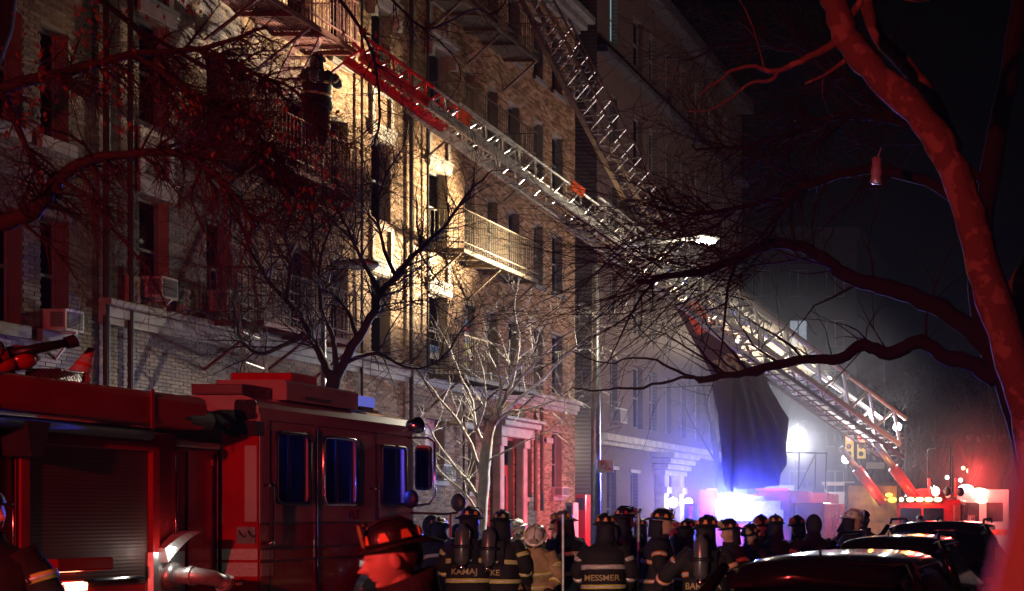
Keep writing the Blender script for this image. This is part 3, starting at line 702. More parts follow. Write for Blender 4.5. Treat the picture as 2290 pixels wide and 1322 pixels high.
# rear corner of the cab seen beside the pump panel
E.part('rear_corner_panel', MB().box(-9.45, XT - .01, CY0 - .02, CY0 - .002, .75, 2.78), M['truck_red'])
E.part('rear_corner_panel', MB().box(-9.2, XT - .02, CY0 - .03, CY0 - .022, 1.72, 2.55), M['truck_white'])
E.part('reflective_stripe', MB().box(-9.45, XT - .01, CY0 - .03, CY0 - .022, 1.3, 1.42).box(-9.45, XT - .01, CY0 - .03, CY0 - .022, 1.12, 1.27), M['silver'])
E.part('hook_plate', MB().box(-9.28, XT - .03, CY0 - .04, CY0 - .031, 1.48, 1.66), M['steel'])
for x in (-9.22, -9.12): E.part('hook', MB().tube([(x - .03, CY0 - .05, 1.62), (x, CY0 - .07, 1.58), (x + .03, CY0 - .06, 1.55), (x + .04, CY0 - .05, 1.57)], .007, 5), M['dark'])
E.part('grab_rail', MB().tube([(-9.62, CY0 - .12, 2.93), (-9.55, CY0 - .12, 2.88), (-9.32, CY0 - .12, 2.68), (-9.3, CY0 - .02, 2.66)], .03, 8), M['rubber'], smooth=True, label='slanted black grab rail on the rear of the cab')
E.part('vent_box', MB().rbox(-9.3, XT + .02, CY0 - .1, CY0 - .03, 2.66, 2.82, .01), M['dark'])
E.part('tread_plate_corner', MB().rbox(-9.3, XT - .02, CY0 - .05, CY0 - .031, 2.84, 3.05, .03), M['diamond'])
# roof boxes
E.part('rear_roof_louvre', MB().rbox(-9.8, -9.25, CY0 + .0, CY0 + .5, 3.11, 3.23, .02, 'x'), stripes_mat('louvre', (.3, .28, .27), (.55, .5, .5), 'Z', 22, .4))
E.part('raised_roof', MB().prism([(-9.9, 3.1), (XT - .05, 3.1), (XT - .05, 3.3), (XT - .09, 3.33), (-9.9, 3.33)], 'y', 14.75, 16.2), M['truck_white'])
E.part('raised_roof_vent', MB().box(XT - .048, XT - .04, 15.1, 15.6, 3.13, 3.17), M['dark'])
E.part('roof_hatch', MB().rbox(-9.9, -9.2, 15.0, 15.5, 3.335, 3.44, .02, 'x'), M['redp'])
lb = E.part('beacon_base', MB().rbox(-10.9, -9.13, 16.3, 16.6, 3.12, 3.16, .01, 'x'), M['black'])
E.part('blue_beacon', MB().rbox(-9.6, -9.12, 16.28, 16.62, 3.162, 3.29, .03, 'x'), mat('blue_lens', (.06, .06, .25), .2, emit=(.2, .22, .9), estr=.55, coat=.5), parent=lb)
E.part('red_beacon', MB().rbox(-10.9, -9.62, 16.28, 16.62, 3.162, 3.29, .03, 'x'), mat('red_lens', (.25, .02, .02), .2, coat=.5), parent=lb)
# lettering on the white door
lt_ = text_obj('lettering', 'N.Y.', .16, M['tail'], Matrix.Translation((XT + .004, 16.02, 1.79)) @ Euler((R(90), 0, R(90))).to_matrix().to_4x4(), E.e)
lt_.data.transform(Matrix.Translation(-E.b))
# interior
E.part('seat', MB().rbox(-9.95, -9.45, 14.5, 14.98, 1.2, 2.15, .06, 'z').ell((-9.7, 14.76, 2.3), (.16, .13, .2), 12, 8), M['seat'], smooth=True)
E.part('seat', MB().rbox(-9.95, -9.45, 15.4, 15.85, 1.2, 2.15, .06, 'z').ell((-9.7, 15.6, 2.32), (.16, .14, .22), 12, 8), M['seat'], smooth=True)
E.part('seat', MB().rbox(-9.95, -9.45, 16.5, 16.8, 1.2, 2.05, .05, 'z'), M['seat'], smooth=True)
E.part('equipment_rack', MB().box(-9.5, -9.46, 15.74, 15.78, 1.5, 2.8).box(-9.5, -9.46, 15.9, 15.93, 1.5, 2.75).bar((-9.48, 15.7, 2.45), (-9.48, 15.97, 2.55), .05), M['black'])
E.part('ceiling_liner', MB().box(-11.4, XT - .1, CY0 + .07, CY1 - .1, 2.86, 2.89), M['truck_white'])
# far side inner panels catch the blue light
E.part('interior_panel', MB().box(-11.4, -11.36, CY0 + .1, 14.85, ZL, 2.85).box(-11.4, -11.36, 15.4, 16.0, ZL, 2.85), M['truck_white'])
light('cab_blue_fill', 'POINT', (-10.9, 16.2, 2.75), 170, (.06, .1, 1), .08)  # blue fill added inside the cab to colour the windows
light('cab_blue_fill', 'POINT', (-10.2, 16.6, 2.75), 110, (.06, .1, 1), .08)
E.part('cab_fill_disc', MB().disc((-10.9, 16.2, 2.84), (0, 0, 1), .06), emis('cab_fill_glow', (.1, .15, 1), 6))  # glowing disc added to go with the blue cab fill
E.part('cab_fill_disc', MB().disc((-10.2, 16.6, 2.84), (0, 0, 1), .06), MATS['cab_fill_glow'])
# mirrors, spotlight
sp = E.part('spotlight', MB().lathe([(.02, -.12), (.07, -.1), (.11, -.02), (.12, .04), (.105, .06), (.01, .05)], (-8.92, 17.25, 2.98), 20, (.5, .8, .1)), M['chrome'], smooth=True)
E.part('spotlight_arm', MB().tube([(XT - .02, 17.15, 2.9), (-8.95, 17.2, 2.95)], .02, 6), M['chrome'], parent=sp)
mr = E.part('mirror', MB().rbox(-8.96, -8.76, 17.3, 17.36, 2.12, 2.72, .05, 'y'), M['chrome'])
E.part('mirror_arm', MB().tube([(XT, 17.3, 2.82), (-8.8, 17.33, 2.82), (-8.72, 17.33, 2.76), (-8.71, 17.33, 2.05), (-8.78, 17.33, 1.94), (XT, 17.33, 1.9)], .017, 8), M['chrome'], parent=mr, smooth=True)
E.part('mirror_glass', MB().box(-8.93, -8.79, 17.285, 17.298, 2.16, 2.68), mat('mirror_glass', (.1, .1, .12), .05, 1., var=0), parent=mr)
for c, nm in (((-8.96, 17.2, 2.0), 'round_mirror'), ((-8.6, 17.75, 1.96), 'round_mirror')):
    m_ = E.part(nm, MB().ell(c, (.1, .05, .125), 18, 10), M['black'], smooth=True)
E.part('mirror_arm', MB().tube([(XT, 17.35, 1.82), (-8.75, 17.7, 1.8), (-8.62, 17.75, 1.82), (-8.6, 17.78, 1.9)], .016, 8), M['black'], smooth=True)
E.part('mirror_post', MB().tube([(-8.68, 17.7, 1.8), (-8.68, 17.7, .9)], .016, 8), mat('red_rod', (.6, .1, .1), .3, .5), smooth=True)
# fender, tread plate, side lamp, front bumper, wheels
E.part('fender', MB().prism([(16.35 + .62 * math.cos(a), .55 + .62 * math.sin(a)) for a in [math.pi * k / 12 for k in range(13)]] + [(16.35 - .5, .55)] + [(16.35 + .5 * math.cos(math.pi - a), .55 + .5 * math.sin(math.pi - a)) for a in [math.pi * k / 12 for k in range(13)]], 'x', XT + .002, XT + .1), M['chrome'])
E.part('tread_plate', MB().box(XT + .002, XT + .02, 16.1, 17.35, .85, 1.24), M['diamond'])
E.part('headlamp_panel', MB().rbox(XT + .002, XT + .03, 16.55, 17.38, 1.25, 1.4, .01), M['chrome'])
E.part('side_lamp', MB().ell((XT + .05, 16.28, 1.33), (.06, .14, .09), 14, 8), mat('red_lens', (.25, .02, .02), .2), smooth=True)
E.part('bumper', MB().rbox(-11.55, XT + .02, 17.45, 17.95, .45, .85, .06, 'x'), M['chrome'])
for x, s_ in ((XT - .2, 1), (-11.3, -1)):
    for y in (8.0, 16.35): wheel(E, x, y, .42, .54, .3, s_)
# pump intake with lit hood
ix, iy, iz = -9.3, 12.98, 1.28
E.part('intake_casing', MB().rbox(-9.6, -9.22, 12.82, 13.3, .5, 1.42, .06, 'z'), M['steel'])
hood = MB(); rg = []
for k in range(9):
    u = k / 8; y = 12.92 + .5 * u; z = 1.44 + .17 * math.sin(u * math.pi * .55) + .02
    rg.append([(-9.5, y, z), (-9.18, y, z), (-9.18 + .03, y, z - .13 * (1 - u) - .012), (-9.5, y, z - .13 * (1 - u) - .012)])
hood.loft(rg); hd = E.part('lamp_hood', hood, M['aluw'], label='curved bright hood lit from beneath over the pump inlet')
light('hood_lamp', 'POINT', (-9.05, 12.9, 1.42), 1.6, (1, .93, .82), .03)
E.part('hood_bulb', MB().ell((-9.14, 12.97, 1.46), (.02, .05, .015), 8, 6), emis('hood_glow', (1, .97, .9), 12), parent=hd)
E.part('pump_inlet', MB().lathe([(.13, -.03), (.14, 0), (.14, .05), (.11, .08), (.09, .09)], (-9.22, 13.05, 1.18), 24, (1, 0, 0)), M['steel'], smooth=True)
el = E.part('elbow_outlet', MB().tube([(-9.2, 13.05, 1.18), (-9.0, 13.08, 1.18), (-8.9, 13.2, 1.15), (-8.85, 13.36, 1.08)], [.085, .085, .08, .075], 18), M['alu'], smooth=True)
for p, n_ in (((-9.02, 13.075, 1.18), (1, .1, 0)), ((-8.86, 13.33, 1.09), (.3, 1, -.4))): E.part('coupling_ring', MB().disc(p, n_, .1, .035), M['alu'], parent=el)
for k in range(3):
    a = k * 2.09; E.part('coupling_lug', MB().bar((-8.85 + .08 * math.cos(a), 13.36, 1.08 + .08 * math.sin(a)), (-8.85 + .13 * math.cos(a), 13.38, 1.08 + .13 * math.sin(a)), .03), M['black'], parent=el)
# things on top of the engine
t = T('equipment_bag', 'red gear bag lying on top of the engine beside the traffic cone', 'bag', (-9.55, 11.6, 3.0))
bg_ = MB()
for i in range(7): bg_.ell((-9.6 + random.uniform(-.1, .1), 11.25 + .07 * i, 3.12 + .09 * math.sin(i * 1.3) * .6 + .05), (.16, .12, .1), 10, 7)
t.part('bag_body', bg_, M['truck_red'], smooth=True)
t = T('deck_gun', 'black water cannon nozzle pointing up right above the red gear bag', 'water cannon', (-9.6, 11.7, 3.0))
t.part('barrel', MB().tube([(-9.55, 11.5, 3.22), (-9.42, 11.65, 3.29), (-9.3, 11.82, 3.36)], [.05, .045, .04], 10), M['black'], smooth=True)
t.part('nozzle_tip', MB().tube([(-9.3, 11.82, 3.36), (-9.26, 11.88, 3.39)], [.055, .06], 10), M['rubber'])
t.part('elbow', MB().tube([(-9.6, 11.6, 3.0), (-9.62, 11.52, 3.1), (-9.55, 11.5, 3.22)], .055, 10), M['iron'], smooth=True)
t.part('hand_wheel', MB().tube([(-9.62 + .09 * math.cos(a), 11.42, 3.24 + .09 * math.sin(a)) for a in [k * .449 for k in range(15)]], .012, 5), M['black'])
t = T('storage_box', 'small tread plate box on the engine roof between bag and cone', 'box', (-9.5, 11.9, 3.0))
t.part('box_body', MB().rbox(-9.62, -9.3, 11.75, 12.0, 3.0, 3.1, .01), M['diamond']); t.part('box_lid', MB().rbox(-9.63, -9.29, 11.74, 12.01, 3.102, 3.12, .008), M['diamond'])
t = T('traffic_cone', 'orange traffic cone with white collars leaning on top of the fire engine', 'cone', (-9.35, 12.0, 3.0))
ax = Vector((.22, .3, 1)); c0 = Vector((-9.42, 12.08, 3.02))
q = Vector((0, 0, 1)).rotation_difference(ax.normalized())
def cone_r(z): return .115 - .09 * z / .36
for z0_, z1_, mm in ((0, .09, 'cone'), (.09, .17, 'silver'), (.17, .2, 'cone'), (.2, .28, 'silver'), (.28, .36, 'cone')):
    t.part('cone_body' if mm == 'cone' else 'white_collar', MB().lathe([(cone_r(z0_), z0_), (cone_r(z1_), z1_)], c0, 24, ax), M[mm], smooth=False)
t.part('cone_base', MB().lathe([(.18, -.03), (.18, 0), (.12, .01)], c0, 4, ax), M['cone'])

# ------------------------------------------------------------------ ladders
def lerp(a, b, t): return a + (b - a) * t
def section(th, a, b, wdir, width, hh, m, nb, rail=.06, name='ladder_section', top=.05, label=None, rungs=True, hand=True):
    """trussed section from a to b (lower rail line, centre), wdir horizontal width direction"""
    a, b = Vector(a), Vector(b); ax = (b - a).normalized(); wd = Vector(wdir); wd = (wd - ax * wd.dot(ax)).normalized(); up = wd.cross(ax)
    if up.z < 0: up = -up
    main = MB()
    for s in (-1, 1): main.bar(a + wd * s * width / 2, b + wd * s * width / 2, rail, rail * 1.6, up)
    sec = th.part(name, main, m, label=label)
    br = []
    for s in (-1, 1):
        o = wd * s * width / 2
        if hand:
            th.part('hand_rail', MB().tube([a + o + up * hh, b + o + up * hh], top * .62, 8), m, parent=sec)
        for k in range(nb):
            p0 = lerp(a, b, k / nb) + o; p1 = lerp(a, b, (k + .5) / nb) + o + up * hh; p2 = lerp(a, b, (k + 1) / nb) + o
            th.part('lattice_brace', MB().tube([p0, p1], top * .4, 6), m, parent=sec)
            th.part('lattice_brace', MB().tube([p1, p2], top * .4, 6), m, parent=sec)
    if rungs:
        L = (b - a).length; n = int(L / .36)
        for k in range(n):
            p = lerp(a, b, (k + .5) / n); th.part('rung', MB().tube([p - wd * width / 2, p + wd * width / 2], .022, 6), m, parent=sec)
    return sec, ax, wd, up

L1 = T('ladder_truck', 'red ladder truck with amber light bar whose long aerial ladder reaches the fire escape', 'fire truck', (-5.6, 45, -.12))
# base line of the aerial (lower rails)
A = Vector((-5.95, 44.6, 3.55)); B = Vector((-15.25, 26.85, 11.1))
# solve parameter for a photo x
def tpx(px):
    lo, hi = 0., 1.
    for _ in range(40):
        m_ = (lo + hi) / 2; p = lerp(A, B, m_); x = VX + F * p.x / p.y
        if x > px: lo = m_
        else: hi = m_
    return lo
wdir = Vector((-(B - A).y, (B - A).x, 0)).normalized()
AX = (B - A).normalized(); UP = wdir.cross(AX); UP = UP if UP.z > 0 else -UP
P_ = lambda px, off=0.: lerp(A, B, tpx(px)) + UP * off
section(L1, P_(2000, -.3), P_(1690, -.3), wdir, .9, .26, mat('dark_red_steel', (.06, .014, .013), .5), 10, .07, label='dark red lower box section of the aerial', top=.04)
section(L1, P_(1985), P_(1600), wdir, 1.0, .95, M['aluw'], 6, .09, top=.13, label='bright white base section with high truss hand rails')
section(L1, P_(1680, .05), P_(1290, .05), wdir, .85, .72, M['alu'], 13, .08, top=.07)
section(L1, P_(1400, .1), P_(985, .1), wdir, .7, .52, M['alu'], 12, .09, top=.055)
section(L1, P_(1130, .14), P_(930, .14), wdir, .66, .42, M['alu'], 5, .12, top=.05, rungs=False)
section(L1, P_(1000, .18), P_(783, .18), wdir, .52, .42, M['redp'], 6, .11, top=.06, label='red painted fly section at the ladder tip')
pl = lambda p, w, h, m, n: L1.part(n, MB().loft([[p + AX * a + UP * b + wdir * c for a, b in ((-w, -h), (w, -h), (w, h), (-w, h))] for c in (-.01, .01)]), m)
pl(P_(1003, .36) + wdir * .37, .14, .17, M['orange'], 'tip_plate'); pl(P_(1250, .62) + wdir * .4, .2, .12, M['orange'], 'section_plate'); pl(P_(1003, .36) - wdir * .37, .14, .17, M['orange'], 'tip_plate')
L1.part('floodlight', MB().lathe([(.05, -.1), (.12, -.06), (.13, 0), (.12, .02)], P_(1850, .9) + wdir * .5, 16, (0, -1, -.2)), M['steel'])
# hydraulic rams
def ram(a, b, r):
    L1.part('hydraulic_ram', MB().tube([a, lerp(a, b, .62)], r, 14), M['redp'], smooth=True); L1.part('ram_rod', MB().tube([lerp(a, b, .62), b], r * .6, 12), M['steel'], smooth=True)
ram(W(1975, 1125, 43.2), W(1880, 1000, 42.4), .17); ram(W(2065, 1140, 43.6), W(1955, 985, 42.6), .19)
L1.part('turntable', MB().lathe([(1.0, 0), (1.0, .3), (.8, .35), (.7, .9), (.2, 1.0)], (-5.6, 45.2, 1.7), 24), M['redp'])
L1.part('control_cage', MB().tube([W(2075, 1090, 44), W(2075, 1005, 44), W(2125, 1000, 44), W(2125, 1090, 44)], .03, 6).tube([W(2130, 1100, 44), W(2130, 1020, 44)], .03, 6), M['iron'])
L1.part('body', MB().rbox(-7.1, -4.3, 44.9, 53, .3, 1.75, .05), M['truck_red'])
cab = L1.part('cab', MB().rbox(-6.25, -4.1, 42.6, 44.8, .5, 2.12, .08, 'z').rbox(-6.2, -4.15, 42.7, 44.7, 2.1, 2.28, .05, 'y'), M['truck_red'])
L1.part('windscreen', MB().box(-6.1, -4.7, 42.56, 42.59, 1.45, 2.0), M['carg'], parent=cab); L1.part('grille', MB().box(-5.8, -4.6, 42.56, 42.59, .7, 1.3), M['chrome'], parent=cab)
L1.part('screen_divider', MB().box(-5.42, -5.36, 42.54, 42.555, 1.45, 2.0), M['truck_red'], parent=cab)
L1.part('side_pillar', MB().rbox(-4.35, -4.1, 42.4, 42.58, .6, 2.1, .03, 'z'), M['pink'], parent=cab)
for k in range(5):
    x = -6.2 + .3 * k + .0
    L1.part('amber_lamp', MB().ell((x + .12, 42.55, 2.28), (.13 if k else .07, .05, .075), 14, 8), emis('amber_glow', (1, .62, .22), 9), smooth=True)
L1.part('light_bar', MB().rbox(-6.25, -4.75, 42.6, 42.75, 2.2, 2.37, .02), M['black'])
for x in (-5.15,): L1.part('roof_floodlight', MB().ell((x + .18, 42.7, 2.55), (.13, .1, .15), 14, 8), emis('warm_glow', (1, .72, .62), 16), smooth=True)
for px in (2078, 2138): L1.part('mast_tube', MB().tube([W(px, 1112, 43), W(px, 1070, 43)], .05, 8), mat('red_tube', (.6, .05, .05), .3, emit=(1, .05, .04), estr=.35), smooth=True)
for px in (2118, 2148):
    L1.part('round_mirror', MB().ell(W(px, 1100, 42.8), (.13, .06, .16), 14, 8), M['black'], smooth=True)
L1.part('side_body', MB().rbox(-9.1, -8.2, 40.5, 49, .2, 2.15, .04), M['truck_red'])
op = L1.part('open_door', MB().box(-7.95, -6.3, 43.2, 43.25, .7, 1.5), mat('amber_reflect_panel', (.45, .3, .05), .25, var=.3, scale=2, coat=.6), label='open panel door with amber reflections put into its yellowish colour')
fr = MB(); fr.box(-8.05, -7.95, 43.15, 43.3, .6, 2.85).box(-6.3, -6.2, 43.15, 43.3, .6, 2.85).box(-7.95, -6.3, 43.15, 43.3, 2.75, 2.85)
L1.part('door_frame', fr, M['dark'], parent=op); L1.part('door_glass', MB().box(-7.93, -6.32, 43.21, 43.22, 1.5, 2.74), mat('amber_reflect_glass', (.32, .2, .07), .2, var=.4, scale=3), parent=op)  # amber reflection put into the glass colour
for px, py, r in ((1955, 1109, .09), (1988, 1107, .12), (1996, 1118, .16), (1975, 1118, .1), (2008, 1118, .1)):
    L1.part('amber_lamp', MB().ell(W(px, py, 43.1), (r, .05, r * .55), 12, 7), emis('amber_reflect_dot', (1, .6, .05), 3.2), smooth=True, parent=op)  # glowing dots standing in for amber reflections on the door
for s_, x in ((-1, -6.2), (1, -4.2)):
    for y in (43.6, 50): wheel(L1, x, y, .38, .5, .3, s_)
light('amber_lamp_light', 'POINT', (-5.4, 42.0, 2.4), 60, (1, .5, .12), .2)
light('amber_lamp_light', 'POINT', (-7.1, 42.6, 2.3), 18, (1, .6, .1), .15)
light('red_beacon_light', 'POINT', (-5.0, 41.6, 2.9), 90, (1, .03, .03), .2)
L1.part('red_beacon', MB().ell((-4.6, 42.9, 2.45), (.09, .09, .1), 12, 8), emis('red_glow', (1, .06, .04), 14), smooth=True)

# second aerial
L2 = T('ladder_truck', 'blue lit truck whose steep aerial with the 38 plate rises to the roof', 'fire truck', (-10.4, 40, -.12))
A, B = W(1655, 905, 38.9), W(1045, -235, 35.9)
wdir = Vector((.25, 1, 0)); AX = (B - A).normalized()
def QP(t, off=0): return lerp(A, B, t) + UP2 * off
wd2 = (wdir - AX * wdir.dot(AX)).normalized(); UP2 = wd2.cross(AX); UP2 = UP2 if UP2.z > 0 else -UP2
section(L2, QP(0), QP(.42), wdir, 1.0, .85, M['iron'], 9, .12, top=.08, label='dark base section carrying the number plate')
section(L2, QP(.30, .05), QP(.75, .05), wdir, .85, .7, M['steel'], 16, .09, top=.05)
section(L2, QP(.62, .1), QP(1.1, .1), wdir, .7, .55, M['steel'], 16, .08, top=.05)
c = QP(.12, .42) - wd2 * .56
pr_ = L2.part('number_plate', MB().loft([[c + AX * a + UP2 * b + wd2 * e for a, b in ((-1.5, -.5), (1.5, -.5), (1.5, .5), (-1.5, .5))] for e in (-.012, .012)]), mat('plate_red', (.05, .006, .008), .5))
mt = Matrix((AX, UP2, AX.cross(UP2))).transposed().to_4x4()
nrm = AX.cross(UP2)
side = -1 if nrm.y > 0 else 1
mtx = Matrix((-UP2, AX, (-UP2).cross(AX))).transposed().to_4x4()
n3 = (-UP2).cross(AX)
if n3.y > 0: mtx = Matrix((UP2, AX, UP2.cross(AX))).transposed().to_4x4()
tx = text_obj('number', '38', .85, mat('gold_letter', (.3, .2, .1), .5), Matrix.Translation(c - AX * .75 - wd2 * .03) @ mtx, L2.e); tx.data.transform(Matrix.Translation(-L2.b))
for k in range(3): L2.part('section_plate', MB().loft([[c + AX * (.55 + .33 * k) + AX * a + UP2 * b - wd2 * (.03 + e) for a, b in ((-.13, -.3), (.13, -.3), (.13, .3), (-.13, .3))] for e in (0, .01)]), M['orange'])
L2.part('red_cap', MB().loft([[W(1618, 735, 38) + Vector((0, e, 0)), W(1650, 752, 38) + Vector((0, e, 0)), W(1640, 780, 38) + Vector((0, e, 0)), W(1615, 765, 38) + Vector((0, e, 0))] for e in (0, .2)]), mat('cap_red', (.6, .05, .06), .3, coat=.5))
Y_ = 40.
bx = lambda px0, px1, py0, py1, y0, y1, m, n, **k: L2.part(n, MB().rbox((px0 - VX) * y0 / F, (px1 - VX) * y0 / F, y0, y1, H + (HY - py1) * y0 / F, H + (HY - py0) * y0 / F, .03), m, **k)
bx(1565, 1765, 1096, 1260, 40, 48, M['truck_red'], 'body'); bx(1580, 1762, 1092, 1097, 39.95, 40.05, mat('red_bar', (.6, .06, .08), .4, emit=(1, .12, .12), estr=.5), 'roof_bar')
bx(1600, 1745, 1120, 1165, 39.9, 39.98, M['steel'], 'rear_door'); bx(1725, 1752, 1140, 1175, 39.8, 39.88, M['truck_white'], 'rear_panel'); bx(1680, 1710, 1110, 1122, 39.85, 39.93, M['diamond'], 'reflector')
bx(1530, 1560, 1125, 1200, 39.5, 39.6, mat('door_dark', (.05, .04, .07), .5), 'open_door'); bx(1540, 1548, 1132, 1160, 39.45, 39.49, M['redp'], 'door_trim')
L2.part('mast', MB().tube([W(1633, 1100, 39.2), W(1636, 850, 39.2)], .05, 8), M['iron']); L2.part('pedestal', MB().rbox(-11.2, -10.2, 39.2, 40.2, 2.4, 3.3, .06, 'z'), M['iron'])
for px in (1708, 1785, 1822, 1846): L2.part('railing_post', MB().tube([W(px, 1095, 41), W(px + 2, 1010, 41)], .022, 6), M['iron'])
L2.part('railing', MB().tube([W(1700, 1010, 41), W(1850, 1014, 41)], .022, 6).bar(W(1785, 1095, 41), W(1822, 1018, 41), .03), M['iron'])
for px, r in ((1625, .17), (1646, .11)): pass
L2.part('strobe_lamp', MB().lathe([(.05, .06), (.2, .04), (.23, 0), (.2, -.01)], W(1634, 1126, 39.6), 18, (0, 1, 0)), M['chrome'])
L2.part('strobe_glow', MB().ell(W(1634, 1126, 39.45), (.19, .08, .19), 16, 10), emis('blue_white_glow', (.8, .86, 1), 260), smooth=True)
L2.part('strobe_glow', MB().ell(W(1614, 1111, 39.45), (.1, .06, .1), 16, 10), MATS['blue_white_glow'], smooth=True)
L2.part('wheel', MB().lathe([(.2, -.15), (.5, -.15), (.5, .15), (.2, .15)], (-10, 41.5, .38), 24, (1, 0, 0)), M['rubber'])
light('blue_strobe_light', 'SPOT', W(1632, 1118, 39.25), 14000, (.05, .07, 1), .18, target=(-5.6, 15, 1.5), spot=66, blend=.5)
light('blue_strobe_light', 'POINT', W(1632, 1105, 38.9), 330, (.07, .09, 1), .3)
light('white_strobe_light', 'POINT', W(1632, 1118, 39.0), 20, (.8, .85, 1), .15)
light('red_side_light', 'SPOT', W(1600, 1110, 37.3), 2200, (1, .05, .05), .15, target=(XB, 38.6, 1.6), spot=84, blend=.9)

# tarp hanging from the boom
t = T('tarpaulin', 'grey tarpaulin hanging in folds like a tent below the steep ladder', 'tarp', (-10.5, 40, 2.6))
top_ = [(1592, 862, 38.3), (1612, 850, 37.9), (1640, 834, 37.7), (1660, 832, 38), (1682, 828, 38.3), (1704, 826, 38.5)]
bot_ = [(1622, 1000, 38.3), (1618, 1092, 37.8), (1655, 1094, 38.2), (1692, 1092, 37.8), (1738, 1086, 38.2), (1760, 1030, 38.5), (1764, 936, 38.6)]
def along(pl_, u):
    k = min(int(u * (len(pl_) - 1)), len(pl_) - 2); f = u * (len(pl_) - 1) - k; return Vector(pl_[k]).lerp(Vector(pl_[k + 1]), f)
vs = []; fs = []; N = 16; NJ = 40
for j in range(NJ):
    u0 = j / (NJ - 1); a_ = along(top_, u0); b_ = along(bot_, u0)
    for i in range(N + 1):
        u = i / N; p3 = a_.lerp(b_, u); p = W(p3.x, p3.y, p3.z); fold = (.04 + .13 * u) * math.sin(u0 * 31 + 2.2 * math.sin(u0 * 9)) + .04 * noise.noise(p * 1.5)
        vs.append(p + Vector((.05 * noise.noise(p * 2.1), fold, -.1 * math.sin(u * math.pi))))
for j in range(NJ - 1):
    for i in range(N): a = j * (N + 1) + i; fs.append((a, a + 1, a + N + 2, a + N + 1))
mb = MB(); mb.add(vs, fs); mb.add([Vector(v) + Vector((0, .012, 0)) for v in vs], [f[::-1] for f in fs])
t.part('fabric', mb, M['tarp'], smooth=True)
t.part('support_pole', MB().tube([W(1636, 1100, 37.4), W(1640, 848, 37.4)], .05, 8), M['iron'])

# portable ladder against the left wall
g = T('portable_ladder', 'grey ground ladder leaning on the brick wall behind the black tree', 'ladder', (-14.6, 25.5, 0))
a_, b_ = Vector((-13.9, 22.6, 0)), Vector((-16.4, 24.9, 7.9)); d_ = (b_ - a_).normalized(); wv = Vector((.2, 1, 0)); wv = (wv - d_ * wv.dot(d_)).normalized()
for s_ in (-1, 1): g.part('rail', MB().bar(a_ + wv * .23 * s_, b_ + wv * .23 * s_, .04, .09), M['alu'])
for k in range(26): p = lerp(a_, b_, (k + .5) / 27); g.part('rung', MB().tube([p - wv * .23, p + wv * .23], .02, 6), M['aluw'])
# ------------------------------------------------------------------ ambulance and vans
def van(label, x0, x1, y0, L, h, m, lamps=()):
    t = T('ambulance' if lamps else 'van', label, 'ambulance' if lamps else 'van', ((x0 + x1) / 2, y0 + L / 2, -.12))
    w = x1 - x0
    b = t.part('body', MB().rbox(x0, x1, y0, y0 + L * .75, .25, h, .07).rbox(x0 + .1, x1 - .1, y0 + L * .75, y0 + L, .25, h * .6, .07), m)
    for k in range(2):
        d = t.part('rear_door', MB().rbox(x0 + .1 + k * (w / 2 - .08), x0 + w / 2 - .02 + k * (w / 2 - .08), y0 - .02, y0 - .002, .4, h - .3, .02), m)
        t.part('door_window', MB().box(x0 + .22 + k * (w / 2 - .08), x0 + w / 2 - .14 + k * (w / 2 - .08), y0 - .03, y0 - .021, h * .55, h - .5), M['carg'], parent=d)
    t.part('orange_band', MB().box(x0 + .02, x1 - .02, y0 - .035, y0 - .022, h * .36, h * .44), M['orange'])
    for x in (x0 + .2, x1 - .2):
        for yy in (y0 + .9, y0 + L * .82): wheel(t, x, yy, .25, .36, .22, 1)
    for (px, py, r, c_, s_) in lamps: t.part('beacon', MB().ell(W(px, py, y0 - .1), (r, .08, r * .5), 12, 8), emis('beacon_%d' % int(c_[1] * 100), c_, s_), smooth=True)
    return t
van('white ambulance with bright red flashing lights at the far right', -5.0, -3.0, 50, 6, 2.75, M['truck_white'], [(2190, 1101, .33, (1, .35, .25), 24), (2160, 1092, .3, (1, .75, .75), 5), (2195, 1120, .22, (1, .25, .15), 12)])
light('ambulance_red_light', 'POINT', (-4.2, 49.0, 3.3), 600, (1, .05, .04), .3)
van('brightly lit white van seen beneath the tarpaulin and ladder', -15.5, -13.1, 58, 5.5, 3.1, M['truck_white'])
light('van_work_light', 'POINT', (-13.6, 55, 3.6), 160, (.9, .93, 1), .2)
t = T('utility_truck', 'small pale truck cab with a roof frame under the lamp left of the yellow door', 'truck', (-9.5, 52, -.12))
t.part('cab', MB().rbox(-10.5, -9.0, 52, 54, .6, 2.7, .08, 'z'), M['truck_white']); t.part('side_window', MB().box(-9.7, -9.15, 51.96, 51.99, 1.9, 2.5), M['carg']); t.part('rack', MB().box(-10.6, -9.3, 51.9, 52.0, 2.95, 3.1).box(-10.5, -10.4, 51.9, 52, 2.7, 2.95).box(-9.5, -9.4, 51.9, 52, 2.7, 2.95), M['stone'])
t.part('bed', MB().rbox(-10.5, -9.0, 54.05, 57, .6, 1.5, .05), M['truck_white'])
for x in (-10.4, -9.1): wheel(t, x, 53, .25, .38, .22, 1)
